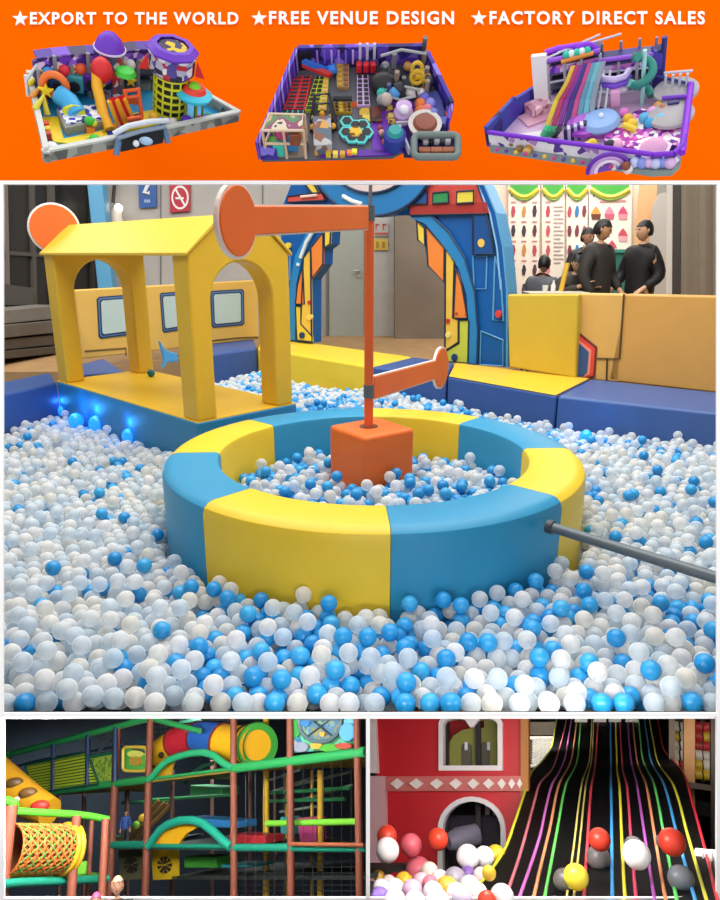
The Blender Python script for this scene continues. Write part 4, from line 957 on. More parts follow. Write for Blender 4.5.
pad([(221, 865), (252, 865), (252, 868), (221, 868)], -.12, .12, '#2a8f9c', 'thin teal mat on the low inner deck', nm='mat')
# people
q = VL.y(117, 889, 2.2)
def small_person(name, label, px, py, Y, hh, skin, top, hair, bald=False, cap=None):
    """figure whose head centre is at the given place"""
    q = VL.y(px, py, Y); s = hh; base = (q.x, q.y, q.z - s * 1.65 / 1.75)
    r = person(name, label, base, VL, s, 0.0, top=top, bottom='#23252b', skin=skin, hair=hair if not bald else '#a98468')
    return r
small_person('person', 'bald-headed small child in dark top at the lower edge below the arches', 117.5, 886, 2.05, .30, '#c58f72', '#22242a', '#000000', True)
small_person('person', 'small child in blue on the inner stairs of the climbing frame', 126, 813, 3.3, .13, '#b98a70', '#2a4f9a', '#1a1512')
small_person('person', 'child in pink at the lower edge left of the bald child', 96, 901, 2.1, .26, '#c58f72', '#c83a6a', '#c83a6a')
# unseen area lights added inside the bay
def bay_light(view, p, target, size, e, col=(1, 1, 1), size_y=None):
    l = bpy.data.lights.new('unseen_bay_light', 'AREA'); l.shape = 'RECTANGLE'; l.size = size; l.size_y = size_y or size; l.energy = e; l.color = col
    o = bpy.data.objects.new('unseen_bay_light', l); COL.objects.link(o)
    m = (Vector(target) - Vector(p)).to_track_quat('-Z', 'Y').to_matrix().to_4x4()
    o.matrix_world = view.M @ Matrix.Translation(p) @ m
bay_light(VL, VL.cam + VL.ray(200, 722) * 1.78, VL.cam + VL.ray(200, 800) * 2.8, .9, 20, (1, .96, .9), .05)
bay_light(VL, VL.cam + VL.ray(240, 722) * 3.3, VL.cam + VL.ray(240, 850) * 3.4, .8, 15, (.95, 1, 1), .3)
bay_light(VL, VL.cam + VL.ray(60, 735) * 4.4, VL.cam + VL.ray(60, 850) * 4.3, .8, 11, (.8, .95, 1), .3)
bay_light(VL, VL.cam + VL.ray(60, 728) * 2.2, LP.at(60, 775), .3, 1.6, (1, 1, .95), .1)  # added light on the slatted panel
# ================================================================ lower right bay: rainbow slide beside a red castle front
VR = View(611, 820, 0.0, .40)
bx5 = lambda pts, nm, m, ex: struct(MB().prism(pts, ex).build(nm, m, view=VR))
dk2 = mat('#1a1512', .8)
xl_ = lambda d: VR.y(369.6, 850, d).x
bx5([(xl_(1.75), 1.75, 0), (1.6, 1.75, 0), (1.6, 6.4, 0), (xl_(6.4), 6.4, 0)], 'floor', mat('#2a2226', .5), (0, 0, -.02))
bx5([VR.y(369.4, 700, 6.4), VR.y(800, 700, 6.4), VR.y(800, 1000, 6.4), VR.y(369.4, 1000, 6.4)], 'wall_back', mat('#241c18', .8, noise=.4, scale=2), (0, .03, 0))
bx5([VR.cam + VR.ray(800, y) * d for y, d in ((715.4, 1.76), (715.4, 6.9), (1000, 6.9), (1000, 1.76))], 'trim_33', dk2, (.02, 0, 0))  # right side wall of the bay
bx5([VR.cam + VR.ray(x, 716.1) * d for x, d in ((368.4, 1.76), (800, 1.76), (800, 7), (368.4, 7))], 'trim_34', dk2, (0, 0, .012))  # ceiling of the right bay
# slide surface: long waves, lanes between coloured ridges
ROWS = [(717, 5.62), (724, 5.45), (735, 5.15), (750, 4.80), (762, 4.50), (772, 4.0), (785, 3.45), (800, 3.22), (825, 2.92), (855, 2.58), (880, 2.33), (897, 2.18), (912, 2.05)]
def interp(tab, v):
    if v <= tab[0][0]: i = 0
    elif v >= tab[-1][0]: i = len(tab) - 2
    else: i = next(k for k in range(len(tab) - 1) if tab[k][0] <= v <= tab[k + 1][0])
    def m(k):
        if k == 0: return (tab[1][1] - tab[0][1]) / (tab[1][0] - tab[0][0])
        if k == len(tab) - 1: return (tab[-1][1] - tab[-2][1]) / (tab[-1][0] - tab[-2][0])
        return (tab[k + 1][1] - tab[k - 1][1]) / (tab[k + 1][0] - tab[k - 1][0])
    h = tab[i + 1][0] - tab[i][0]; t = (v - tab[i][0]) / h
    return (2 * t ** 3 - 3 * t * t + 1) * tab[i][1] + (t ** 3 - 2 * t * t + t) * h * m(i) + (-2 * t ** 3 + 3 * t * t) * tab[i + 1][1] + (t ** 3 - t * t) * h * m(i + 1)
def depth(y): return interp(ROWS, y)
lanes = [('#e3e63a', [(557, 717), (555, 730), (551, 748), (541, 763), (532, 772), (525, 792), (515, 822), (502, 855), (470, 897), (455, 912)]),
         ('#e07a86', [(567, 717), (564, 732), (559, 750), (552, 770), (540, 784), (535, 800), (527, 830), (518, 862), (506, 897), (500, 912)]),
         ('#d774c8', [(572, 717), (569, 735), (565, 758), (559, 773), (552, 785), (546, 808), (539, 840), (520, 897), (514, 912)]),
         ('#f0a070', [(577, 717), (574.5, 740), (570, 764), (559, 785), (550, 828), (541, 866), (534, 897), (530, 912)]),
         ('#6fe06a', [(581, 717), (579.5, 740), (576, 765), (566, 785), (558, 826), (545, 897), (542, 912)]),
         ('#e8d87a', [(592, 717), (591, 740), (588.5, 764), (582, 783), (574, 845), (567, 897), (565, 912)]),
         ('#d8c870', [(593.5, 717), (593, 740), (591, 764), (586, 785), (580, 840), (574, 897), (572, 912)]),
         ('#e84a5c', [(598.5, 717), (597, 740), (594.5, 770), (591, 790), (587, 850), (584, 897), (583, 912)]),
         ('#3fa0e8', [(610.5, 717), (610.7, 750), (611, 785), (612.5, 897), (612.8, 912)]),
         ('#f0e23c', [(615.7, 717), (616.3, 745), (617, 770), (619.5, 787), (622, 845), (625, 897), (626, 912)]),
         ('#e04a6a', [(620, 717), (621, 745), (622.7, 770), (627, 787), (631, 840), (636, 897), (637.5, 912)]),
         ('#b45ab8', [(627.5, 717), (629, 740), (631.5, 764), (636.5, 783), (644, 832), (654, 897), (656, 912)]),
         ('#f09a6a', [(632.5, 717), (634.5, 740), (637.5, 764), (646, 785), (654, 832), (665, 897), (668, 912)]),
         ('#68e070', [(638.5, 717), (640.5, 740), (643, 761), (654, 785), (663, 830), (676, 897), (679, 912)]),
         ('#48a4e8', [(644, 717), (647.5, 740), (651.5, 763), (664, 785), (677, 835), (694, 897), (698, 912)]),
         ('#e8e24a', [(649, 717), (653, 740), (658, 763), (674, 787), (687.5, 835), (705, 896), (709.5, 912)]),
         ('#d8333f', [(657.5, 717), (661, 738), (665, 752), (682.5, 772), (693, 805), (705, 850), (716, 895), (721, 912)])]
rs = thing('rainbow_slide', 'wide black wavy slide with thin coloured lane ridges', 'slide', tuple(VR.y(611, 897, 2.2).xy) + (0,), VR)
YS = [717 + 195 * k / 110 for k in range(111)]
tr = [[VR.y(interp([(b, a) for a, b in pts], y), y, depth(y)) for y in YS] for c, pts in lanes]
vs, fs = [], []
n = len(tr)
for i in range(len(YS)): vs += [t[i] for t in tr] + [tr[-1][i] + Vector((0, 0, -.25)), tr[0][i] + Vector((0, 0, -.25))]
for i in range(len(YS) - 1):
    for j in range(n + 2): k = (j + 1) % (n + 2); fs.append((i * (n + 2) + j, i * (n + 2) + k, (i + 1) * (n + 2) + k, (i + 1) * (n + 2) + j))
MB().add(vs, fs).build('slide_bed', mat('#060507', .6, spec=.15), rs, smooth=40)
for (c, pts), t in zip(lanes, tr):
    MB().tube([q + Vector((0, 0, .003)) for q in t], [(.0034 if c in ('#e8d87a', '#d8c870') else .0048) * (1 if q.y < 4 else .9) for q in t], 6).build('lane_ridge', mat(c, .4), rs, smooth=60)
for px in (581, 600, 615, 632):
    X = VR.y(px, 722.5, 5.5)
    MB().box((X.x, 5.52, X.z), (.085, .05, .09)).build('start_gate', mat('#e6e2dc', .5), rs, bevel=.004)
# castle front
CP = Plane(VR, (-.2, 3.35), (1, -.02))
ca_ = thing('castle_front', 'red castle front with white-framed arched windows beside the slide', 'castle', tuple(Vector((*CP.at(450, 860).xy, 0))), VR)
RED = '#c4121f'
def cpoly(pts, c, nm, off, th, par=ca_, rough=.5): return CP.poly(pts, off, th).build(nm, mat(c, rough), par)
dcx, dcr = 472, 31
door = [(441, 895), (441, 828)] + [(471.5 + 30.5 * math.cos(a), 829 - 30 * math.sin(a)) for a in [PI - PI * i / 14 for i in range(1, 14)]] + [(502, 828), (502, 895)]
cpoly([(376, 790), (524, 790), (524, 930), (502, 930)] + door[::-1] + [(441, 930), (376, 930)], RED, 'lower_wall', 0, .06)
win = [(441, 768), (441, 722), (446, 717), (456, 716), (464, 716), (470, 716.5), (480, 716), (489, 716), (496, 717), (500, 722), (500.5, 768)]
cpoly([(376, 700), (524, 700), (524, 778), (376, 778), (376, 770)] , RED, 'upper_wall_back', -.30, .02)
cpoly([(376, 706), (440, 706), (440, 769), (501.5, 769), (501.5, 706), (524, 706), (524, 778), (376, 778)], RED, 'upper_wall', 0, .06)
cpoly([(440, 700), (502, 700), (502, 716), (440, 716)], RED, 'upper_wall', 0, .06)
# window frame with twin arch tops
def frame(o, i, nm, c='#ece3e4', off=.02, th=.05): CP.ring(o, i, off, th, MB()).build(nm, mat(c, .5), ca_)
n = 12
def twin(xa, xb, yb, ya, r):
    m = (xa + xb) / 2
    p = [(xa, yb), (xa, ya)] + [(xa + (m - xa) / 2 - (m - xa) / 2 * math.cos(PI * k / 8), ya - r * math.sin(PI * k / 8)) for k in range(1, 8)] + [(m, ya + 1)] + [(m + (xb - m) / 2 - (xb - m) / 2 * math.cos(PI * k / 8), ya - r * math.sin(PI * k / 8)) for k in range(1, 8)] + [(xb, ya), (xb, yb)]
    return p
frame(twin(438.5, 502.5, 770.5, 723, 8), twin(443, 497.5, 765.5, 724.5, 6), 'window_frame')
frame([(437.5, 900), (437.5, 829)] + [(471.5 + 34 * math.cos(a), 830 - 33.5 * math.sin(a)) for a in [PI - PI * i / 14 for i in range(1, 14)]] + [(505.5, 829), (505.5, 900)],
      [(442.5, 900), (442.5, 829)] + [(471.5 + 29 * math.cos(a), 830 - 28.5 * math.sin(a)) for a in [PI - PI * i / 14 for i in range(1, 14)]] + [(500.5, 829), (500.5, 900)], 'door_frame', '#e6dfe2')
bd = cpoly([(375, 776.5), (524, 776), (524, 791), (375, 791)], '#c96a66', 'band', .025, .05)
for k, (x, w) in enumerate(((397, 7), (416, 7), (436.5, 7), (455.5, 6.6), (473, 6), (488.5, 5.5), (501.5, 4.5), (511.5, 3.5), (519.5, 2.6))):
    CP.poly([(x - w, 783.5), (x, 778.5), (x + w, 783.5), (x, 789)], .04, .015).build('diamond', mat('#efe2dc', .5), bd)
cpoly([(369, 776), (385, 776), (388, 960), (369, 960)], '#d9a9ae', 'pilaster', .03, .06); cpoly([(369, 700), (374.5, 700), (377.5, 773), (369, 773)], '#ead9da', 'corner_trim', .03, .06)
cpoly([(520.5, 700), (528.5, 700), (528.5, 960), (521, 960)], '#b0702f', 'wood_post', .03, .06, rough=.6)
# what the openings show: inner room with olive arch and dark posts
ir = thing('inner_arch', 'olive arch with two small windows seen through the castle window', 'arch', tuple(Vector((*CP.at(475, 880, -.6).xy, 0))), VR)
IP = lambda pts, c, nm, off, th, par=ir: CP.poly(pts, off, th).build(nm, mat(c, .6), par)
IP([(448, 775), (448, 745), (453, 736), (462, 730), (472, 728), (484, 728), (484, 716), (500, 716), (500, 775), (490, 775), (490, 745), (484, 741), (480, 745), (480, 775), (472, 775), (472, 746), (466, 741), (461, 746), (461, 775)], '#8a8a3a', 'arch_board', -.13, .02)
IP([(461, 775), (461, 746), (466, 741), (472, 746), (472, 775)], '#5a5348', 'window_pane', -.14, .01); IP([(481, 775), (481, 745), (485, 741), (490, 745), (490, 775)], '#5a5348', 'window_pane', -.14, .01)
for x in (464.5, 487): IP([(x, 742), (x + 3, 742), (x + 3, 750), (x, 750)], '#e8eaf2', 'bright_pane', -.128, .01)
for x in (446, 478): t = CP.poly([(x - 2.5, 706), (x + 2.5, 706), (x + 2.5, 960), (x - 2.5, 960)], -.10, .02).build('post', mat('#1d1614', .6), base=tuple(CP.at(x, 960, -.1)), view=VR); tag(t, 'dark post behind the ' + ('left' if x < 460 else 'right') + ' half of the castle window', 'post')
CP.poly([(462, 716), (470, 716), (474, 716), (481, 716), (473, 727), (470, 727)], .022, .03).build('keystone', mat('#efe3e6', .5), ca_)
dv_ = CP.poly([(430, 815), (512, 815), (512, 960), (430, 960)], -.28, .02).build('wall_panel', mat('#2a2336', .6), view=VR); struct(dv_)
for x in (487, 495): k = CP.poly([(x - 2, 803), (x + 2, 803), (x + 2, 815), (x - 2, 815)], -.27, .02).build('bright_pane', mat('#dfe3ee', .4), ir)
ms = MB(); 
cone = VR.y(470, 836, 3.2)
ms.lathe(VR.y(448, 842, 3.22), [(0, -.004), (.03, 0), (.045, .05), (.04, .14), (.03, .14), (0, .12)], 14, VR.y(476, 834, 3.3) - VR.y(448, 842, 3.22)); o = ms.build('net_bag', mat('#8f8aa0', .5, alpha=.6), base=tuple(VR.y(448, 842, 3.22)), view=VR, smooth=50); tag(o, 'translucent grey net bag hanging in the castle doorway', 'bag')
# right of the slide: lattice, rails, post, rollers
SPz = Plane(VR, (.35, 5.2), (1, 0))
lt = thing('lattice_fence', 'white diamond lattice fence between castle post and slide', 'fence', tuple(SPz.at(537, 775)), VR)
mb = MB()
for k in range(-8, 14):
    SPz.line([(530 + k * 2.6, 738), (530 + k * 2.6 + 26, 764)], .004, 0, mb, n=4); SPz.line([(556 - k * 2.6, 738), (556 - k * 2.6 - 26, 764)], .004, .004, mb, n=4)
lm = mb.build('lattice', mat('#d9d4cc', .5), lt)
SPz.line([(528, 738), (562, 738)], .012, .01).build('top_rail', mat('#d6cfc4', .5), lt); SPz.line([(528, 766), (562, 766)], .012, .01).build('bottom_rail', mat('#d6cfc4', .5), lt); 
for x in (531, 556): a = SPz.at(x, 738); MB().tube([Vector((a.x, a.y, 0)), a], .014, 8).build('post', mat('#4a3a30', .6), lt)
for q, c, nm, lb in (([(528, 722), (560, 722), (560, 735), (528, 735)], '#8a7a66', 'shelf_board', 'brownish board above the lattice fence'), ):
    o = SPz.poly(q, -.3, .06).build('board', mat(c, .6, noise=.3), base=tuple(SPz.at(540, 735, -.3)), view=VR); tag(o, lb, 'board')
RP = Plane(VR, (.9, 4.6), (1, 0))
wp = RP.poly([(684, 700), (695, 700), (695, 960), (684, 960)], 0, .06).build('wood_post', mat('#9a6a34', .55, noise=.2, scale=10), view=VR, base=tuple(RP.at(690, 960))); tag(wp, 'light brown wooden post right of the slide', 'post')
wp = RP.poly([(711, 700), (730, 700), (730, 960), (711, 960)], .05, .06).build('wood_post', mat('#2c221c', .6), view=VR, base=tuple(RP.at(715, 960))); tag(wp, 'dark post at the right edge of the lower right picture', 'post')
wp = RP.poly([(669, 700), (675, 700), (675, 772), (669, 772)], .02, .05).build('wood_post', mat('#4a3a2c', .6), view=VR, base=tuple(RP.at(672, 772))); tag(wp, 'dark brown upper post beside the red ridge of the slide', 'post')
ro = ['#e8e2da', '#c9353a', '#dcb82e']
seqs = {680: [2, 2, 0, 0, 1, 0], 700: [1, 1, 1, 0, 2, 2], }
for ci, (cx, cw, col) in enumerate(((680, 10, [0, 2, 0, 0, 0, 1]), (703, 8, [1, 1, 1, 0, 2, 2]))):
    tw = thing('roller_tower', ['tower of white, yellow and red foam rollers left of the wooden post', 'tower of red, white and yellow foam rollers right of the wooden post'][ci], 'rollers', tuple(RP.at(cx, 780, -.25)), VR, 'foam roller towers')
    for k, c in enumerate(col):
        y = 726 + k * 9.6
        MB().tube([RP.at(cx - cw, y, -.25), RP.at(cx - cw * .15, y + .5, -.25)], .030, 14).build('roller', mat(ro[c], .45), tw, smooth=50, bevel=0)
        MB().tube([RP.at(cx + cw * .05, y + 1, -.25), RP.at(cx + cw, y + 1.5, -.25)], .030, 14).build('roller', mat(ro[(c + (k % 3 == 1)) % 3], .45), tw, smooth=50)
    MB().tube([RP.at(cx, 715, -.25), RP.at(cx, 782, -.25)], .012, 8).build('axle', mat('#3a3028', .5), tw)
mb = MB(); mb.box(tuple(RP.at(700, 788, -.1)), (.24, .3, .03)); o = mb.build('ledge', mat('#3a2c22', .6), view=VR, base=tuple(RP.at(700, 788, -.1))); tag(o, 'dark brown ledge under the roller towers', 'ledge')
for q, c, lb in (([(694, 800), (712, 802), (712, 818), (696, 815)], '#3c3b3a', 'dark grey shape on the floor right of the slide below the ledge'), ([(702, 802), (710, 803), (710, 806), (702, 806)], '#2f6a5a', 'small teal shape below the roller towers')):
    o = RP.poly(q, -.2, .1).build('foam_block', mat(c, .6), base=tuple(RP.at(*q[3], -.2)), view=VR, bevel=.006); tag(o, lb, 'block')
# ---- balls in and around the slide
def ball(px, py, r_px, Y, c, label, group=None, alpha=1, rest=None):
    q = VR.y(px, py, Y); r = r_px / F * Y
    o = MB().ball(q, r, 12, (1, 1, 1)).build('play_ball', mat(c, .35, alpha=alpha, spec=.4), base=tuple(q), view=VR, smooth=60); tag(o, label, 'ball', group)
B_ = [(387, 836, 9, 2.5, '#d8432e', 'red ball in the air in front of the pink pilaster'), (387.5, 850, 10.5, 2.4, '#f2efee', 'white ball just below the red one in front of the pink pilaster'), (411, 845, 9.5, 2.5, '#d9606e', 'pink ball in the air before the red castle wall'), (438, 839, 9, 2.5, '#e0452c', 'red ball in the air at the left side of the castle doorway'),
      (468, 857, 10, 2.5, '#f4f2f2', 'large white ball in the air in front of the castle doorway'), (484.5, 857, 8.5, 2.55, '#ece9ea', 'white ball right of the large white ball at the doorway'), (496, 855, 8, 2.6, '#d9b52c', 'yellow ball beside the slide edge at the doorway'),
      (599.5, 839.5, 9, 2.35, '#d8402e', 'red ball in the air above the middle of the slide'), (636.5, 854.5, 11, 2.25, '#f4f4f4', 'white ball in the air over the right half of the slide'), (672, 842, 10.5, 2.3, '#d83f2c', 'red ball in the air at the right lanes of the slide'), (576, 877, 10, 2.15, '#e3cf3a', 'yellow ball low over the left lanes of the slide')]
for b in B_: ball(*b[:5], b[5])
G_ = [(598.5, 858, 9.5, '#6f6c6c', 'grey ball-shaped shadow below the middle red ball on the slide'), (565, 881, 9.5, '#5d5a58', 'grey ball-shaped shadow left behind the yellow ball on the slide'), (633.5, 846, 7.5, '#5f5c5c', 'grey ball-shaped shadow half behind the white ball on the slide'), (681, 879, 10, '#6a7078', 'grey ball-shaped shadow low on the right lanes of the slide'), (662, 841, 5, '#58555a', 'small grey ball-shaped shadow left of the right red ball on the slide')]
for px, py, r, c, lb in G_:  # grey balls modelled in place of shadows on the slide bed
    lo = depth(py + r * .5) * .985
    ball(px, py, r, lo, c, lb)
P_ = [(419, 872, 12, '#d96a7a', 'pink ball on the heap'), (429.5, 872, 8, '#ecdcd2', 'cream ball on the heap'), (404, 882, 8, '#d8ae2e', 'yellow ball on the heap'), (379, 876, 5, '#d0a83a', 'small yellow ball at the left of the heap'), (389, 884, 7, '#e2c9c6', 'pale pink ball at the left of the heap'),
      (422, 884, 9, '#e8b9c4', 'light pink ball in the middle of the heap'), (440, 880, 8, '#efe9e6', 'white ball at the middle top of the heap'), (455, 880, 10, '#a8a0b0', 'translucent grey violet ball on the heap'), (468, 875, 7, '#7a5aa0', 'purple ball at the top right of the heap'), (477, 869, 8, '#a8962c', 'olive yellow ball before the castle doorway'), (481, 876, 7, '#e6d2cc', 'cream ball beside the slide edge'),
      (447, 889, 10, '#cda03a', 'golden ball in the lower middle of the heap'), (470, 887, 9, '#d9cfc8', 'grey white ball near the slide edge'), (395, 890, 9, '#f2ecec', 'white ball in the lower left of the heap'), (381, 889, 8, '#eadfe0', 'white ball at the left edge of the heap'), (412, 891, 9, '#d8b4d0', 'lilac ball in the lower heap'), (380, 897, 8, '#8a6ac0', 'purple ball at the lower left corner of the heap'), (395, 900, 9, '#f0f0f0', 'white ball at the lower edge beside the purple one'), (433, 893, 9, '#f2eeee', 'white ball at the lower middle of the heap'), (438, 902, 10, '#f5f5f5', 'white ball cut by the lower edge'), (462, 899, 9, '#c9bfd6', 'pale violet ball at the lower edge'), (415, 902, 9, '#f0ecec', 'white ball at the lower edge under the lilac one'),
      (489, 873, 6, '#d8b42e', 'small yellow ball touching the slide edge'), (430, 884, 7, '#e07a8c', 'rose ball in the heap'), (478, 893, 8, '#efe8e2', 'white ball by the slide ridge'), (456, 893, 8, '#f0e8ea', 'white ball right of the golden one'), (502, 897, 10, '#f2f0ee', 'white ball at the foot of the slide'), (487, 901, 8, '#d8452e', 'red ball at the foot of the slide')]
placed = []
for i, (px, py, r, c, lb) in enumerate(P_):
    Y = 2.62 - (py - 868) * .021
    if px > 484: Y = 1.93
    for _ in range(60):
        q = VR.y(px, py, Y); rr_ = r / F * Y
        if all((q - p).length >= rr_ + r2 - .002 for p, r2 in placed): break
        Y -= .006
    placed.append((q, rr_)); ball(px, py, r, Y, c, lb + ' of loose balls below the castle', alpha=.85 if 'translucent' in lb else 1)
bt = thing('ball_tray', 'low dark red tray holding the loose coloured balls below the castle', 'tray', tuple(VR.y(430, 910, 2.2)), VR)
MB().prism([VR.y(x, y, d) for x, y, d in ((369.5, 915, 1.85), (480, 906, 1.85), (485, 884, 2.9), (369.5, 893, 2.9))], (0, 0, -.03)).build('tray_floor', mat('#6a2a30', .6), bt)
wr = VR.y(704, 861, 2.6); o = MB().tube([VR.y(693, 857, 2.6), VR.y(696, 859, 2.6), VR.y(720, 863, 2.58), VR.y(740, 866, 2.56)], [.012, .030, .034, .034], 18).build('inflatable_roll', mat('#e8e6e2', .4), base=tuple(wr), view=VR, smooth=50, bevel=0); tag(o, 'white inflatable roll poking in from the right edge beside the slide', 'roll')
for x in (703, 712): MB().tube([VR.y(x, 852.5, 2.55), VR.y(x + .5, 861, 2.545), VR.y(x, 870, 2.56)], .003, 6).build('seam', mat('#b8b4b0', .5), o)
bay_light(VR, VR.cam + VR.ray(450, 722) * 1.78, VR.cam + VR.ray(450, 810) * 3.0, .5, 10, (1, .95, .9), .05)  # unseen area lights added inside the slide bay
bay_light(VR, VR.cam + VR.ray(610, 722) * 2.2, VR.cam + VR.ray(610, 830) * 3.2, .6, 10, (1, .97, .92), .2)
bay_light(VR, VR.cam + VR.ray(700, 722) * 3.6, VR.cam + VR.ray(690, 760) * 5, .4, 3, (1, .9, .75), .2)
bay_light(VR, VR.cam + VR.ray(475, 735) * 3.65, VR.cam + VR.ray(475, 800) * 3.9, .15, .5, (1, .95, 1), .1)
bay_light(VR, VR.cam + VR.ray(538, 722) * 4.4, SPz.at(540, 755), .15, 2.5, (1, .97, .9), .05)  # added light for the dark lattice
# ================================================================ three venue models mounted on the signboard
class Mod:
    def __init__(s, px, py, e, dist, name, label):
        dist *= cray(px, py).length
        s.v = View(px, py, e, dist * math.sin(e)); s.dist = dist
        b = s.v.z(px, py, 0); s.b = b
        s.o = thing(name, label, 'model', tuple(b), s.v, 'venue models on the orange signboard')
    def p(s, px, py, z=0): return s.v.z(px, py, z)
    def g(s, px, py, z=0): q = s.v.z(px, py, 0); return Vector((q.x, q.y, z))
    def a(s, px, py, z): return s.p(px, py, z) if z <= .03 else s.g(px, py, z)
    def h(s, px0, py0, py1):
        """height that rises from (px0, py0) on the floor to row py1"""
        b = s.p(px0, py0); r = s.v.ray(px0, py1); n = Vector((b.x, b.y, 0)).normalized()
        d = (Vector((b.x, b.y, 0))).length; t = d / (r.x * n.x + r.y * n.y); return s.v.cam.z + r.z * t
    def m(s, c, **k): return c if not isinstance(c, str) else mat(c, .5, **k)
    def q(s, pts, c, name, h=.004, z=0, par=None, bevel=0):
        mb = MB(); mb.prism([s.g(x, y, z) for x, y in pts], (0, 0, h)); return mb.build(name, s.m(c), par or s.o, bevel=bevel, segs=2)
    def wall(s, a, b, h, c, name='wall_panel', th=.008, z=0, par=None):
        A, B = s.g(*a, z), s.g(*b, z); d = (B - A).normalized(); n = Vector((-d.y, d.x, 0)) * th
        mb = MB(); mb.prism([A, B, B + n, A + n], (0, 0, h)); return mb.build(name, s.m(c), par or s.o)
    def post(s, px, py, z0, z1, c, r=.004, name='post', par=None):
        a = s.p(px, py, 0); return MB().tube([Vector((a.x, a.y, z0)), Vector((a.x, a.y, z1))], r, 8).build(name, s.m(c), par or s.o, smooth=40)
    def ball(s, px, py, z, r, c, name='ball_toy', sq=(1, 1, 1), par=None): return MB().ball(s.a(px, py, z), r, 8, sq).build(name, s.m(c), par or s.o, smooth=60)
    def tube(s, pts, r, c, name='tube', par=None, n=10): return MB().tube([(s.p if max(q[2] for q in pts) <= .0301 else s.g)(x, y, z) for x, y, z in pts], r, n).build(name, s.m(c), par or s.o, smooth=40)
    def lathe(s, px, py, z, prof, c, name, n=24, par=None, axis=(0, 0, 1)): return MB().lathe(s.g(px, py, z), prof, n, axis).build(name, s.m(c), par or s.o, smooth=35)
    def box(s, px, py, w, d, h, c, name, z=0, rz=0, par=None, bevel=0): c0 = s.g(px, py, z); return MB().box((c0.x, c0.y, z + h / 2), (w, d, h), rz).build(name, s.m(c), par or s.o, bevel=bevel, segs=2)
rm_ = random.Random(5)
PUR = '#6a2fc0'
# ---- model with red slides and round yellow tower
A = Mod(132, 112, math.radians(30), 1.36, 'venue_model', 'left venue model with blue and yellow floor, red slides and a round tower')
A.q([(45, 160), (237, 119), (187, 92), (28, 84)], '#2b9fd8', 'floor_slab', .006, -.006)
brick = pattern(['#8f9288', '#5d605a', '#a3a69c', '#7d8078'], 'speckle', 55)
rzA = math.atan2((A.p(237, 119) - A.p(45, 160)).y, (A.p(237, 119) - A.p(45, 160)).x)
for a, b in (((45, 163), (118, 148)), ((163, 139), (237, 122)), ((28, 86), (45, 163)), ((187, 94), (237, 122)), ((28, 84), (187, 92))):
    w = A.wall(a, b, .018, brick, 'low_wall', .008); A.wall(a, b, .004, '#c9ccc6', 'wall_cap', .010, .018, par=w)
for q in ([(38, 118), (58, 118), (64, 141), (54, 143)], [(54, 143), (64, 140), (150, 121), (162, 124), (72, 145)], [(102, 131), (112, 129), (117, 146), (105, 148)], [(125, 116), (160, 110), (166, 118), (135, 124)]): A.q(q, '#f2d21e', 'yellow_path', .003)
A.q([(106, 133), (122, 130), (128, 138), (110, 141)], '#2740a0', 'blue_mat', .004)
pool = A.q([(57, 117), (104, 113), (110, 128), (66, 136)], '#8a8d86', 'ball_pool', .016); A.q([(59, 117.5), (102.5, 114), (108, 126.5), (67, 133)], pattern(['#f2f2fa', '#4a3fc0', '#ffffff', '#2a2a8a', '#dcdcf5'], 'speckle', 110), 'pool_balls', .004, .016, par=pool)
A.tube([(60, 112, .035), (70, 117, .03), (78, 124, .018)], .018, '#3aa8e0', 'tube_slide'); A.lathe(74, 121, .018, [(.012, 0), (.02, 0), (.02, .012), (.012, .012)], '#d8d82a', 'tube_mouth', axis=(.3, -1, 0))
A.ball(90, 121, .022, .009, '#3ab53a', 'frog_toy', (1.2, 1, .9)); A.ball(94, 123, .02, .006, '#e8dc3a', 'duck_toy'); A.q([(86, 131), (94, 130), (95, 134), (87, 135)], '#f0883a', 'step', .012)
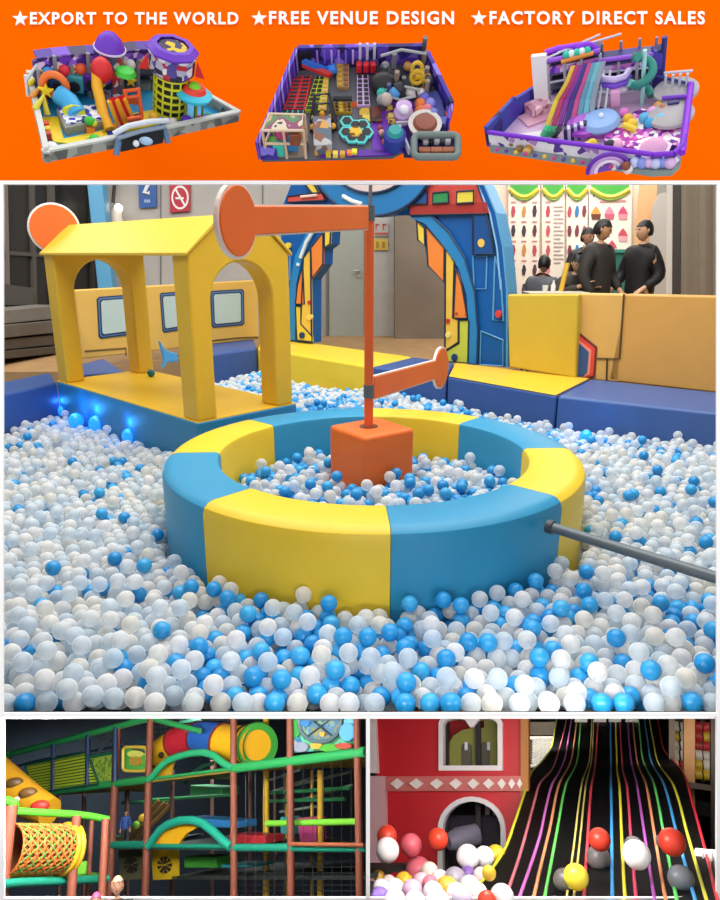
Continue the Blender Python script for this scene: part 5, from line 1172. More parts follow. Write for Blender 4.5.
# rear building: bays of posts, platforms, purple boards
H1 = A.h(60, 100, 66); H2 = A.h(60, 100, 84)
back = [(42, 104), (58, 101), (74, 99), (90, 97.5), (106, 96), (122, 94), (138, 92), (154, 91)]
for k, (x, y) in enumerate(back):
    A.post(x, y, 0, H1 + (.02 if k % 2 else .0), '#8a8d94', .004); A.post(x - 4, y - 9, 0, H1, '#5a4a8a', .004)
    if k < len(back) - 1:
        x2, y2 = back[k + 1]
        A.q([(x, y), (x2, y2), (x2 - 4, y2 - 9), (x - 4, y - 9)], '#4a4f58', 'platform', .005, H2 * .55); A.q([(x, y), (x2, y2), (x2 - 4, y2 - 9), (x - 4, y - 9)], '#5a3f9a', 'platform', .005, H2)
        A.wall((x - 4, y - 9), (x2 - 4, y2 - 9), H1, pattern([['#2c2440', '#463a7a', '#5b6470', '#20242c'], ['#3a3f4a', '#6a6f7a', '#2b3f6a', '#55408a'], ['#5a5f66', '#32363f', '#7a4a3a', '#3a3a6a']][k % 3], 'speckle', 38 + 7 * k), 'back_panel', .004)
        A.wall((x, y), (x2, y2), .022, pattern(['#6a2fc0', '#8a5ad8', '#3a1f80', '#d8c8f0'], 'speckle', 90), 'purple_board', .004, H1 - .004); A.q([(x, y), (x2, y2), (x2 - 4, y2 - 9), (x - 4, y - 9)], ['#4a2a9a', '#7a4ac8', '#3a2f5a'][k % 3], 'roof_panel', .004, H1 + .014)
        A.wall((x, y), (x2, y2), .018, ['#50565e', '#3c4450', '#6a7078'][k % 3], 'net_panel', .003, H2)
        A.ball((x + x2) / 2, (y + y2) / 2, H2 + .026, .011, ['#3a9ae0', '#d8283a', '#e0562a', '#8ac83a', '#c03a4a', '#e8e8e8', '#e0902a'][k], 'ball_toy')
        A.tube([(x, y, H2 + .02), ((x + x2) / 2 - 3, (y + y2) / 2, H1 * .86), (x + 1, y, H1)], .0028, '#e8c87a', 'curved_rail')
for k in range(4):
    x, y = 60 + k * 16, 101 - k * 1.4; A.box(x, y, .032, .02, .032, ['#2b5f9a', '#3f9aa8', PUR, '#4a6a8a'][k], 'play_cube', H2 * .56, 0, bevel=.003); A.lathe(x, y + 1, H2 * .56 + .016, [(0, .012), (.010, .012), (.010, .014), (0, .014)], '#16161c', 'cube_hole', 16, axis=(0, -1, 0))
MBt = MB(); rc = A.g(57, 105, .045)
MBt.tube([rc + Vector((.020 * math.cos(a), -.012, .020 * math.sin(a))) for a in [2 * PI * i / 20 for i in range(20)]], .007, 8, closed=True); MBt.build('orange_ring', mat('#f0742a', .4), A.o, smooth=50)
def star3(M, px, py, z, r, c):
    o = M.g(px, py, z); mb = MB(); mb.prism([o + Vector((x, 0, -y)) for x, y in star_pts(0, 0, r)], (0, .005, 0)); mb.build('star_panel', mat(c, .4), M.o)
star3(A, 48, 112, .04, .014, '#f4d82a'); star3(A, 131, 97, H2, .012, '#f0c82a')
for k in range(3): A.tube([(30 + k * 3, 96 + 12 * k, .02), (41 + k * 2, 93 + 11 * k, .035), (44 + k * 2, 98 + 11 * k, .01)], .006, ['#e8d02a', '#e0902a', '#d8c83a'][k], 'wavy_rail')
A.tube([(28, 96, .03), (44, 101, .075)], .003, '#e2e6ea', 'roof_beam'); A.tube([(28, 96, .0), (28, 96, .04)], .003, '#e2e6ea', 'roof_beam')
# turret with purple dome
tz = H1 + .01; A.lathe(111, 95, 0, [(0, 0), (.022, 0), (.022, H1 + .02), (0, H1 + .02)], pattern(['#e4e4ea', '#4a5a7a', '#c03a3a', '#8890a8'], 'speckle', 70), 'turret', 20)
A.lathe(111, 95, H1 + .02, [(.026, 0), (.028, .008), (.022, .022), (.012, .032), (0, .036)], PUR, 'turret_dome', 20); A.lathe(111, 95, H1 + .024, [(.030, 0), (.030, .003), (.027, .003), (.027, 0)], '#e2d8f4', 'dome_band', 20)
A.ball(112, 98, H1 - .02, .013, '#e0242a', 'red_helmet'); A.ball(107, 97, H1 - .018, .010, '#f2f2f2', 'white_balloon'); A.ball(100, 101, H2 + .01, .014, '#f2dc2a', 'yellow_balloon'); A.ball(106, 100, H2 + .012, .012, '#6a3ad0', 'purple_balloon')
A.ball(103, 106, .07, .020, '#d8242a', 'red_dome', (1, 1, 1.2)); A.ball(100, 100, .05, .018, '#f0b82a', 'yellow_dome', (.7, .7, 1.4))
# slides in front
for x0, y0, x1, y1, c in ((109, 101, 119, 127, '#e01f26'), (117, 99.5, 128, 125, '#d8161f')):
    mb = MB(); hs = .062
    a, b = A.p(x0, y0, hs), A.p(x0 + 7, y0 - 1.2, hs); c0, d0 = A.p(x1, y1, .004), A.p(x1 + 7, y1 - 1.2, .004)
    mb.prism([a, b, d0, c0], (0, 0, .006)); sl_ = mb.build('slide', mat(c, .35), A.o)
    MB().tube([a, c0], .004, 6).build('slide_rim', mat('#f4a81f', .4), sl_); MB().tube([b, d0], .004, 6).build('slide_rim', mat('#f4a81f', .4), sl_)
A.tube([(98, 104, .07), (98, 112, .05), (104, 124, .018), (110, 133, .006)], .010, '#f2b01e', 'yellow_chute')
for k in range(6): A.box(108 + k * 4.2, 130 - k * .8, .010, .012, .006, '#f4a02a', 'slide_foot', 0, 0)
lad = A.q([(128, 117), (140, 115), (142, 121), (131, 123)], '#2a2c30', 'ladder_base', .004)
for x, y in ((129, 121), (142, 119)): A.tube([(x, y, .0), (x - 4, y - 4, .055)], .004, '#f0642a', 'ladder_rail', par=lad)
for k in range(5): t = k / 4; A.tube([(129 - 4 * t, 121 - 4 * t, .008 + .044 * t), (142 - 4 * t, 119 - 4 * t, .008 + .044 * t)], .0035, '#f0642a', 'ladder_rung', par=lad)
A.lathe(126, 108, .068, [(0, 0), (.02, 0), (.016, .008), (0, .012)], '#3ac83a', 'green_canopy', 18)
# round yellow tower
tw = A.lathe(170, 112, 0, [(0, 0), (.031, 0), (.031, .08), (0, .08)], '#16161a', 'round_tower', 28)
for k in range(6): A.lathe(170, 112, .003 + k * .0145, [(.0305, 0), (.034, 0), (.034, .004), (.0305, .004)], '#d8dc2a', 'tower_hoop', 28, par=tw)
for k in range(12):
    a = 2 * PI * k / 12; c0 = A.p(170, 112); MB().tube([c0 + Vector((.0325 * math.cos(a), .0325 * math.sin(a), 0)), c0 + Vector((.0325 * math.cos(a), .0325 * math.sin(a), .078))], .002, 6).build('tower_bar', mat('#d8dc2a', .4), tw)
A.lathe(170, 112, .08, [(0, 0), (.036, 0), (.043, .008), (.043, .035), (.046, .04), (.036, .046), (0, .046)], pattern(['#e8e8f0', '#5a4a9a', '#2a2440', '#b8b8d0', '#c02a3a'], 'speckle', 75), 'tower_head', 28, par=tw)
A.lathe(170, 112, .122, [(.048, 0), (.050, .004), (.040, .012), (.030, .012), (.038, .0)], PUR, 'tower_crown', 8, par=tw); A.lathe(170, 112, .128, [(0, 0), (.026, 0), (.026, .003), (0, .003)], pattern(['#2a2440', '#d8b82a', '#3a3060'], 'speckle', 80), 'tower_top', 20, par=tw)
for k in (-1, 1):
    c0 = A.g(170, 112, .102); MB().prism([c0 + Vector((k * .046, -.012, .012)), c0 + Vector((k * .062, -.012, -.018)), c0 + Vector((k * .044, -.012, -.016))], (0, .006, 0)).build('red_banner', mat('#d8202a', .5), tw)
# mushroom shade
mu2 = A.lathe(192, 121, .052, [(0, .004), (.034, .0), (.036, .006), (.026, .012), (0, .012)], '#3ac4e0', 'mushroom_shade', 24); A.lathe(192, 121, .062, [(0, 0), (.025, 0), (.020, .010), (0, .010)], '#e83a2a', 'shade_ring', 24, par=mu2); A.lathe(192, 121, .070, [(0, 0), (.014, 0), (.008, .008), (0, .009)], '#7ad02a', 'shade_cap', 20, par=mu2)
for k in range(5): a = 2 * PI * k / 5; c0 = A.p(192, 121); MB().tube([c0 + Vector((.02 * math.cos(a), .02 * math.sin(a), 0)), c0 + Vector((.018 * math.cos(a), .018 * math.sin(a), .055))], .0025, 6).build('shade_post', mat('#7a8a3a', .5), mu2)
for px, py, r, c, n_ in ((52, 148, .012, '#f0f0f0', 'ball_toy'), (58, 151, .006, '#e8c82a', 'ball_toy'), (76, 145.5, .006, '#8a8f5a', 'spring_toy'), (79, 147, .006, '#d8b02a', 'spring_toy'), (95, 140, .011, '#3ac03a', 'frog_toy'), (89, 139, .006, '#d8d83a', 'duck_toy'), (173, 122, .009, '#e8e2e0', 'ball_toy'), (176, 126, .007, '#e0566a', 'ball_toy'), (154, 117, .010, '#e8b02a', 'spring_toy'), (182, 124, .006, '#e05a3a', 'ball_toy'), (205, 119, .010, '#3a5ac0', 'foam_toy'), (212, 121, .009, '#5a2ab8', 'foam_toy'), (207, 115, .006, '#3aa84a', 'ball_toy'), (203, 123, .007, '#7a3ac0', 'foam_toy'), (168, 131, .005, '#e8a83a', 'ball_toy'), (187, 121, .012, '#5a2ac8', 'foam_toy'), (196, 122, .010, '#6a3ad8', 'foam_toy'), (200, 118, .007, '#e0407a', 'ball_toy')):
    A.ball(px, py, r * .8, r, c, n_, (1, 1, .9))
for k in range(3): A.q([(40 + k * .8, 129 + k * 5), (49 + k * .8, 127.5 + k * 5), (50 + k, 130.5 + k * 5), (41 + k, 132 + k * 5)], ['#d8322a', '#e8c82a', '#c8402a'][k], 'seat_block', .014)
# entrance gate
gt = A.wall((121, 152), (163, 143), .030, '#0f1218', 'entrance_gate', .010)
A.tube([(116, 155, 0), (122, 146, .04)], .006, '#5a7aa0', 'gate_leg', par=gt); A.tube([(168, 143, 0), (160, 137, .04)], .006, '#5a7aa0', 'gate_leg', par=gt)
A.tube([(114, 151, .034), (128, 150, .048), (150, 145, .048), (167, 138, .036)], .005, '#d3dae4', 'gate_beam', par=gt); A.tube([(118, 153, .030), (140, 149, .036), (165, 141, .030)], .004, '#8a9ab0', 'gate_beam', par=gt)
A.ball(146, 141, .022, .009, '#a8c8e8', 'gate_emblem', (1.4, .6, .9), par=gt); A.ball(136, 143.5, .018, .006, '#e8eef4', 'gate_emblem', par=gt)

# ---- model with trampolines inside purple walls
B = Mod(356, 112, math.radians(47), 1.40, 'venue_model', 'middle venue model with trampoline grids inside purple printed walls')
pw_ = pattern(['#4a2aa8', '#7a4ad8', '#2a1f70', '#a88af0', '#3a2fa0'], 'X', 24); pw2 = pattern(['#3a2a9a', '#6a45c8', '#8a7ae8', '#241c60', '#4a3ac0'], 'speckle', 45)
B.q([(262, 160), (392, 157), (450, 128), (440, 92), (424, 66), (300, 68)], '#5a5a66', 'floor_slab', .006, -.006)
hb = B.h(360, 67, 47)
B.wall((300, 68), (424, 66), hb, pw2, 'back_wall'); B.wall((262, 160), (300, 68), hb * .95, pw_, 'side_wall'); B.wall((424, 66), (448, 116), hb * .75, pw2, 'side_wall'); B.wall((448, 116), (444, 130), hb * .7, pw_, 'side_wall')
B.wall((262, 160), (278, 160), .03, pw2, 'side_wall')
for k in range(6): B.post(318 + k * 7, 67.5, .01, hb - .006, ['#b88af0', '#8a6ae0', '#d0b0f8'][k % 3], .0022, 'light_strip')
B.q([(324, 152), (392, 150), (392, 156), (320, 158)], '#5a1fa0', 'purple_floor', .003); B.q([(372, 118), (398, 104), (412, 128), (408, 153), (372, 154)], '#6a24b0', 'purple_floor', .003); B.q([(392, 104), (402, 96), (422, 110), (406, 128)], '#7a2ec4', 'purple_floor', .004)
B.q([(374, 62), (424, 66), (436, 96), (395, 104), (376, 96)], '#4a4c58', 'climb_floor', .004); B.q([(416, 96), (440, 92), (446, 126), (424, 126)], '#5a62b0', 'blue_floor', .005); B.q([(398, 128), (448, 126), (446, 158), (404, 158)], '#23285a', 'dark_floor', .003)
def grid(M, quad, nu, nv, c, pad='#17171c', name='trampoline_grid', h=.008, fu=.72, fv=.62):
    base = M.q(quad, c, name, h)
    a, b, c_, d = [Vector((x, y)) for x, y in quad]
    for i in range(nu):
        for j in range(nv):
            u0, u1 = (i + .5 - fu / 2) / nu, (i + .5 + fu / 2) / nu; v0, v1 = (j + .5 - fv / 2) / nv, (j + .5 + fv / 2) / nv
            f = lambda u, v: tuple(a.lerp(b, u).lerp(d.lerp(c_, u), v))
            M.q([f(u0, v0), f(u1, v0), f(u1, v1), f(u0, v1)], pad if isinstance(pad, str) else pad[(i * 7 + j * 3) % len(pad)], 'jump_bed', .002, h, par=base)
    return base
grid(B, [(295, 79), (312, 78.5), (305, 112), (284, 112)], 2, 9, '#d8202c', ['#3a3a40', '#2a2a30', '#c8c8cc'], fv=.4); grid(B, [(316, 79), (329, 79), (326, 113), (305, 113)], 3, 8, '#c8d82a', ['#1c1c22', '#1c1c22', '#f0a86a'])
grid(B, [(283, 113), (304, 113), (303, 130), (275, 130)], 4, 3, '#3ad0e0', fv=.74); grid(B, [(357, 78), (368, 78), (370, 108), (357, 108)], 2, 7, '#d8b8f0')
grid(B, [(336, 66), (349, 66), (349, 90), (337, 90)], 2, 5, '#b8905a', ['#c8a02a', '#8a5a3a', '#6a3a2a']); grid(B, [(334, 98), (350, 98), (352, 115), (335, 115)], 4, 5, '#c89a2a', ['#3a2a1a', '#e8c04a', '#8a5a2a'])
B.tube([(333, 98, .02), (352, 98, .02)], .006, '#20242a', 'roller_bar'); B.q([(359, 110), (369, 110), (370, 123), (360, 123)], pattern(['#c8a02a', '#5a4a1a', '#e0c04a'], 'speckle', 90), 'foam_pit', .006); B.q([(371, 110), (380, 109), (382, 124), (372, 124)], pattern(['#6a2a1a', '#a83a2a', '#3a1f1a'], 'speckle', 60), 'foam_pit', .008)
hx = B.q([(341, 124), (350, 120), (366, 124), (370, 136), (362, 144), (343, 142)], '#6a6c76', 'hexagon_base', .004)
for x, y in ((347, 124), (363, 127.5), (346, 135), (355.5, 128), (366.5, 135), (352, 140), (361, 140.5)): B.lathe(x, y, .004, [(0, 0), (.015, 0), (.015, .004), (.009, .005), (0, .005)], '#5ad8d8', 'jump_ring', 6, par=hx); B.lathe(x, y, .008, [(0, 0), (.010, 0), (.010, .002), (0, .002)], '#16181c', 'jump_bed', 6, par=hx)
B.lathe(355.5, 135, .004, [(0, 0), (.014, 0), (.014, .006), (0, .006)], '#f0b82a', 'center_pad', 6, par=hx)
B.wall((298, 71), (312, 69), .04, '#1c1e26', 'slide_house', .02)
for c, dy, z in (('#2f6ad8', 0, .05), ('#c82a34', 3.5, .035)): mb = MB(); mb.prism([B.p(302, 64 + dy, z + .01), B.p(306, 62 + dy, z + .01), B.p(333, 72 + dy, .008), B.p(329, 75 + dy, .008)], (0, 0, .008)); mb.build('slide', mat(c, .4), B.o)
B.tube([(328, 71, .012), (336, 68, .018)], .01, '#2f7ae0', 'air_bag')
dm = B.q([(311, 116), (323, 111), (335, 115), (337, 130), (326, 138), (312, 130)], '#1c1c20', 'arena_base', .006)
for k in range(6): B.ball(*((314, 118), (322, 114), (331, 117), (333, 126), (313, 127), (324, 122))[k], .012, .006, '#f0b02a', 'arena_light', par=dm)
for q in ([(311, 122, .0), (316, 110, .04), (330, 109, .04), (336, 122, 0)], [(311, 132, .0), (318, 119, .04), (330, 118, .04), (337, 130, 0)]): B.tube(q, .0035, '#2c2c32', 'arena_arch', par=dm)
wk = B.box(323, 141, .036, .07, .03, pattern(['#b8b8bc', '#8a5a4a', '#5a6a7a', '#d8a04a', '#a8a8b0'], 'speckle', 65), 'walkway', 0, .05)
# toddler house in the front left corner
th = B.q([(266, 158), (306, 158), (308, 142), (272, 140)], '#8a7a6a', 'toddler_floor', .006)
for x, y in ((267, 158), (287, 158), (306, 158), (274, 142), (307, 143)): B.post(x, y, 0, .075, '#d8b89a', .003, par=th)
for z in (.04, .075): B.tube([(267, 158, z), (306, 158, z), (307, 143, z), (274, 142, z), (267, 158, z)], .0028, '#d8c0a4', 'frame_bar', par=th)
for k, (x, y, c) in enumerate(((275, 152, '#5aa84a'), (284, 150, '#d8488a'), (293, 151, '#3a8ad0'), (300, 150, '#e0a03a'), (280, 156, '#3ac0b0'), (297, 156, '#8a4a2a'))): B.box(x, y, .022, .016, .03, c, 'play_block', .006 + .03 * (k % 2), 0, par=th, bevel=.003)
B.q([(268, 157), (305, 157), (306, 144), (275, 143)], pattern(['#c8a48a', '#5a8a5a', '#8a4a6a', '#d8c8b0', '#3a3a44'], 'blotch', 22), 'net_roof', .002, .074, par=th)
for k, (x, y, c) in enumerate(((326, 157, '#d8c02a'), (333, 157, '#f0d84a'), (340, 157, '#d8a02a'), (347, 156, '#f0802a'), (352, 155, '#e8e02a'))): B.q([(x, y - 3), (x + 5, y - 3), (x + 5, y + 1), (x, y + 1)], c, 'step_block', .01)
# rope course and figures to the right
for k in range(3): B.post(360 + k * 7, 68, 0, .06, '#c8c8e0', .003, 'pole')
B.q([(356, 64), (376, 64), (376, 74), (357, 74)], '#3a2f70', 'stage', .022); 
for k in range(3): B.box(359 + k * 7, 74, .012, .012, .022, '#d8202a', 'red_cushion', .006, bevel=.003)
for k in range(34):
    x = 379 + rm_.random() * 50; y = 66 + rm_.random() * 34
    if x > 424 + (y - 66) * .3: continue
    if k % 2: B.ball(x, y, .012 + .02 * rm_.random(), .008 + .006 * rm_.random(), rm_.choice(['#3ab8a8', '#d87a6a', '#e8e0e0', '#8a8a92', '#4a90d0', '#b8a8a0', '#d89a5a', '#2f3038']), 'climbing_hold')
    else: B.post(x, y, 0, .03 + .045 * rm_.random(), rm_.choice(['#6a6c74', '#2f3038', '#8a7a70', '#4a4a7a']), .005, 'climbing_post')
B.ball(384, 84, .02, .022, '#1b1c22', 'dark_mound', (1.4, 1, 1.1)); B.ball(391, 76, .02, .018, '#24262c', 'dark_mound', (1.3, 1, 1))
for q in ([(378, 98, .02), (392, 84, .03), (420, 90, .03)], [(380, 76, .05), (400, 70, .05), (424, 74, .05)], [(384, 94, .03), (400, 100, .02), (416, 96, .03)]): B.tube(q, .003, '#a0a4a8', 'rope_rail')
for z, x, y, r in ((.02, 418, 84, .013), (.045, 417, 77, .012), (.065, 417, 68, .010)): MB().tube([B.p(x, y, z) + Vector((r * math.cos(a), 0, r * math.sin(a) * 1.3)) for a in [2 * PI * i / 16 for i in range(16)]], .004, 6, closed=True).build('gold_ring', mat('#d8b02a', .4), B.o, smooth=50)
for k, (x, y, c) in enumerate(((424, 98, '#6a6ad0'), (430, 104, '#8a8ae0'), (427, 110, '#d87a8a'), (420, 104, '#e0783a'), (420, 111, '#d8743a'), (433, 114, '#7a80c8'), (426, 118, '#3ab0c0'))): B.ball(x, y, .012, .012, c, 'soft_toy')
B.q([(424, 122), (446, 121), (447, 128), (424, 129)], '#7a86e0', 'purple_bench', .012)
for k, (x, y) in enumerate(((386, 108), (386, 116), (388, 122))): B.q([(x, y), (x + 7, y - .5), (x + 8, y + 4), (x, y + 4.5)], pattern(['#c8a04a', '#6a4a2a', '#e0c06a'], 'speckle', 110), 'wooden_table', .008)
B.lathe(403, 117, .004, [(0, 0), (.018, 0), (.02, .01), (.012, .02), (.016, .026), (0, .034)], '#c8a8d8', 'fountain', 18); B.ball(404, 110, .03, .010, '#e8e0f0', 'fountain_ball')
B.lathe(424, 131, .008, [(0, 0), (.030, 0), (.034, .014), (.026, .014), (0, .010)], '#d8d0c8', 'round_pool', 24); B.lathe(424, 131, .02, [(0, 0), (.026, 0), (.02, .008), (0, .010)], '#8a4a3a', 'pool_balls', 20)
B.lathe(394, 146, .003, [(0, 0), (.022, 0), (.022, .03), (.018, .034), (0, .034)], '#24389a', 'blue_drum', 20); B.lathe(394, 146, .036, [(0, 0), (.016, 0), (.012, .01), (0, .01)], '#2a9a9a', 'drum_top', 16)
for k in range(4): B.ball(380 + k * 1.5, 128 + k * 4.5, .012, .006, ['#8a3a4a', '#d8a08a', '#3a2a3a', '#a85a4a'][k], 'seat')
B.wall((398, 132), (408, 156), .02, '#c8c8dc', 'rail_wall', .004); B.wall((396, 127), (424, 126), .012, '#d8d4e0', 'rail_wall', .004)
rr_ = rrect(414, 135, 458, 157, 5); tr_ = B.tube([(x, y, .03) for x, y in rr_] + [(rr_[0][0], rr_[0][1], .03)], .007, '#6a7a78', 'race_track_rail')
B.tube([(x, y, .012) for x, y in rr_] + [(rr_[0][0], rr_[0][1], .012)], .005, '#4a5856', 'race_track_rail'); B.q([(416, 137), (456, 137), (457, 156), (416, 156)], '#252c66', 'race_floor', .004)
for k in range(5): B.box(425 + k * 5.5, 143, .012, .022, .012, ['#d8d8e0', '#2a2a34', '#c8ccd8', '#3a3a48', '#d0d0dc'][k], 'race_car', .004, bevel=.003)
for k in range(3): B.box(424 + k * 12, 153, .024, .012, .008, '#c87a5a', 'seat', .004, bevel=.002)

# ---- pink and purple model
C_ = Mod(600, 112, math.radians(33), 1.36, 'venue_model', 'right venue model in pink and purple with ball sea and grey trampolines')
dkb = pattern(['#2a2380', '#4a3ab0', '#1c1858', '#3a48a8'], 'speckle', 40)
C_.q([(490, 148), (645, 171), (676, 168), (682, 150), (690, 78), (560, 86), (510, 112)], '#d8b8dc', 'floor_slab', .006, -.006)
base_front = [(490, 147), (600, 163), (652, 171), (672, 170), (680, 163), (682, 152)]
fw = pattern(['#f0ecf4', '#e8e0f0', '#b88ad0', '#f4f0f8', '#5a3a9a', '#f0ecf4'], 'speckle', 70)
for a, b in zip(base_front, base_front[1:]):
    w = C_.wall(a, b, .028, fw, 'front_wall', .008); C_.wall((a[0], a[1] + 3), (b[0], b[1] + 3), .012, '#8a9a98', 'wall_foot', .010, -.006, par=w); C_.tube([(a[0], a[1], .034), (b[0], b[1], .034)], .0045, '#7a24d0', 'purple_rail', par=w)
C_.wall((490, 147), (518, 117), .045, dkb, 'side_wall'); C_.wall((518, 117), (545, 100), .04, dkb, 'side_wall'); C_.wall((682, 155), (692, 88), .012, '#e8d8f0', 'side_wall'); C_.tube([(682, 153, .03), (691, 84, .03)], .006, '#8a24d8', 'purple_rail'); C_.tube([(640, 72, .03), (691, 84, .03)], .003, '#3a3a90', 'purple_rail')
h3 = C_.h(540, 108, 56); C_.wall((535, 108), (549, 107), h3, '#f2f0f4', 'white_wall', .01)
C_.q([(518, 118), (549, 108), (560, 116), (528, 128)], '#e0a8c0', 'pink_floor', .004); C_.q([(524, 112), (548, 104), (552, 112), (534, 120)], pattern(['#d8a0b4', '#f0c8d4', '#b87a90'], 'speckle', 80), 'pink_floor', .02)
# rear structure
hz = C_.h(580, 98, 57); hm = C_.h(580, 98, 70)
row = [(550, 104), (566, 101), (582, 98), (600, 95), (618, 93), (636, 91), (652, 90)]
for k, (x, y) in enumerate(row):
    C_.post(x, y, 0, hz - (.02 if k > 3 else 0), '#b8bcc8', .003); C_.post(x + 2, y - 10, 0, hz, '#8a8ca0', .003)
    if k < len(row) - 1:
        x2, y2 = row[k + 1]; hh = hz - (.02 if k >= 3 else 0)
        C_.wall((x + 2, y - 10), (x2 + 2, y2 - 10), hh, pattern([['#241f50', '#4a4a8a', '#15152a', '#6a6a90'], ['#1c1c2c', '#5a3a9a', '#3a3a50', '#8a8aa8'], ['#2a2f44', '#14141f', '#55607a', '#3a2f7a']][k % 3], 'speckle', 36 + 5 * k), 'back_panel', .004)
        C_.q([(x, y), (x2, y2), (x2 + 2, y2 - 10), (x + 2, y - 10)], '#4a4a66', 'platform', .004, hm * .5); C_.q([(x, y), (x2, y2), (x2 + 2, y2 - 10), (x + 2, y - 10)], '#54507a', 'platform', .004, hm)
        C_.q([(x, y), (x2, y2), (x2 + 2, y2 - 10), (x + 2, y - 10)], ['#2a2468', '#3a3488', '#5a5a7a'][k % 3], 'roof_panel', .004, hh); C_.tube([(x, y, hh + .006), (x2, y2, hh + .006)], .0045, '#9a5ae0', 'purple_rail')
        C_.wall((x, y), (x2, y2), .014, pattern(['#9a5ae0', '#e0d0f4', '#5a2ab0', '#d87ac8'], 'speckle', 95), 'purple_board', .004, hh - .02 if k >= 3 else hm + .004)
        for z in (.02, hm * .78): C_.tube([(x, y, z), (x2, y2, z)], .0022, '#c8ccd8', 'rail')
for a, b in (((548, 104), (600, 82)), ((560, 98), (620, 82))): C_.tube([(*a, hz + .01), (*b, hz + .012)], .0022, '#d0d4e0', 'roof_beam')
C_.tube([(548, 98, hz + .01), (560, 95, hz + .012), (584, 92, hz + .012)], .006, '#9a3ae8', 'purple_tube'); MB().tube([C_.g(586, 95, hz - .004) + Vector((.022 * math.cos(a), 0, .022 * math.sin(a))) for a in [PI * i / 12 for i in range(13)]], .006, 8).build('purple_arch', mat('#8a2ae0', .4), C_.o, smooth=50)
C_.wall((652, 92), (662, 89), .08, dkb, 'blue_tower', .02); C_.post(661, 88, 0, .10, '#2a2f80', .005)
# curved balcony
bl = [(598, 104, hm * .62), (604, 109, hm * .62), (614, 110, hm * .62), (624, 107, hm * .62), (628, 101, hm * .62)]
for dz, c in ((0, '#d8d0e8'), (.014, '#7a4ad0'), (.026, '#c8b8e8')): C_.tube([(x, y, z + dz) for x, y, z in bl], .006, c, 'balcony_rail')
# long coloured slides
for k, c in enumerate(('#e8c83a', '#b8306a', '#8a2a9a', '#3a2a8a', '#c8488a', '#5a9ab8', '#6ab8c8', '#8a98a8')):
    x0 = 571 + k * 4.2; x1 = 545 + k * 6.2
    mb = MB(); P0, P1, P2, P3 = C_.p(x0, 68 - k * .6, .090), C_.p(x0 - 6, 84, .066), C_.p((x0 + x1) / 2 - 4, 102, .038), C_.p(x1, 127, .006); wv = Vector((.0095, 0, 0))
    for a, b in ((P0, P1), (P1, P2), (P2, P3)): mb.prism([a, a + wv, b + wv, b], (0, 0, .004))
    mb.build('slide_lane', mat(c, .4), C_.o)
for k in range(4): C_.tube([(547 + k * 4, 128 + k * .5, .03), (543 + k * 4, 135, .004)], .006, ['#3ac88a', '#2aa87a', '#3a9a6a', '#2a2f3a'][k], 'green_chute')
for k in range(5): C_.ball(568 + k * 5, 101 - k, .096, .007, ['#2ac8b0', '#e8f4f4'][k % 2], 'arch_ornament')
C_.tube([(563, 104, .088), (594, 98, .092)], .004, '#e8903a', 'start_beam')
# spiral tube
cs = C_.p(642, 105); MB().tube([cs + Vector((.016 * math.cos(a), .016 * math.sin(a), .015 + .0088 * a)) for a in [i * .35 for i in range(30)]], .008, 8).build('spiral_slide', mat('#2a8a80', .4), C_.o, smooth=50); MB().tube([cs + Vector((0, 0, 0)), cs + Vector((0, 0, .108))], .004, 8).build('spiral_post', mat('#a8e0e0', .4), C_.o); C_.tube([(628, 107, .05), (638, 103, .035)], .007, '#8ad8c8', 'spiral_tail')
# ramp frames
for k in range(4): C_.tube([(592 + k * 6, 104, .07), (584 + k * 7, 118, .02)], .0025, '#c8ccd4', 'ramp_rail'); 
for k in range(3): C_.tube([(590 - k * 2, 108 + k * 4, .055 - k * .015), (612, 106 + k * 4, .055 - k * .015)], .0025, '#c8ccd4', 'ramp_rail')
C_.q([(584, 116), (600, 112), (612, 116), (602, 124)], '#16141c', 'dark_ramp', .012)
C_.box(615, 111, .018, .018, .034, '#f0b0d8', 'pink_block', .012, bevel=.003)
# ball sea
C_.q([(606, 132), (640, 114), (684, 122), (680, 150), (640, 154), (604, 148)], pattern(['#f8f0fa', '#d85ac8', '#9a2ab8', '#f0b0e4', '#ffffff', '#c03aa8', '#5a2a8a'], 'speckle', 120), 'ball_sea', .012)
C_.q([(638, 116), (660, 112), (684, 118), (684, 126), (650, 122)], '#a83ac0', 'ball_sea_edge', .006)
for x, y, rx in ((675, 101, .058), (670, 125, .06)):
    C_.lathe(x, y, .018, [(0, 0), (.040, 0), (.040, .006), (.036, .008), (0, .008)], '#a8a4a8', 'grey_trampoline', 32)
    for k in range(4): a = k * PI / 2 + .5; c0 = C_.p(x, y); MB().tube([c0 + Vector((.034 * math.cos(a), .034 * math.sin(a), 0)), c0 + Vector((.034 * math.cos(a), .034 * math.sin(a), .02))], .003, 6).build('trampoline_leg', mat('#8a7a9a', .5), C_.o)
C_.lathe(601, 131, .014, [(0, 0), (.033, 0), (.036, .006), (.030, .014), (0, .018)], '#8ab0e8', 'blue_carousel', 28); C_.lathe(601, 131, .0, [(0, 0), (.024, 0), (.026, .014), (0, .014)], '#b85ac8', 'carousel_base', 24); C_.ball(601, 131, .033, .005, '#e8f0fa', 'carousel_knob')
C_.lathe(586, 132, .012, [(0, 0), (.036, 0), (.036, .008), (0, .01)], '#a84ac8', 'purple_disc', 28); C_.lathe(586, 132, .022, [(0, 0), (.024, 0), (.024, .003), (0, .003)], '#b868d8', 'disc_top', 28)
for k in range(7): C_.box(566 + k * 3.2, 142 - k, .007, .012, .03, ['#1f1c50', '#d8c8ec', '#2a2468', '#c8b8e0', '#4a3a98', '#f0e8f4', '#2a2a60'][k], 'step_panel', 0)
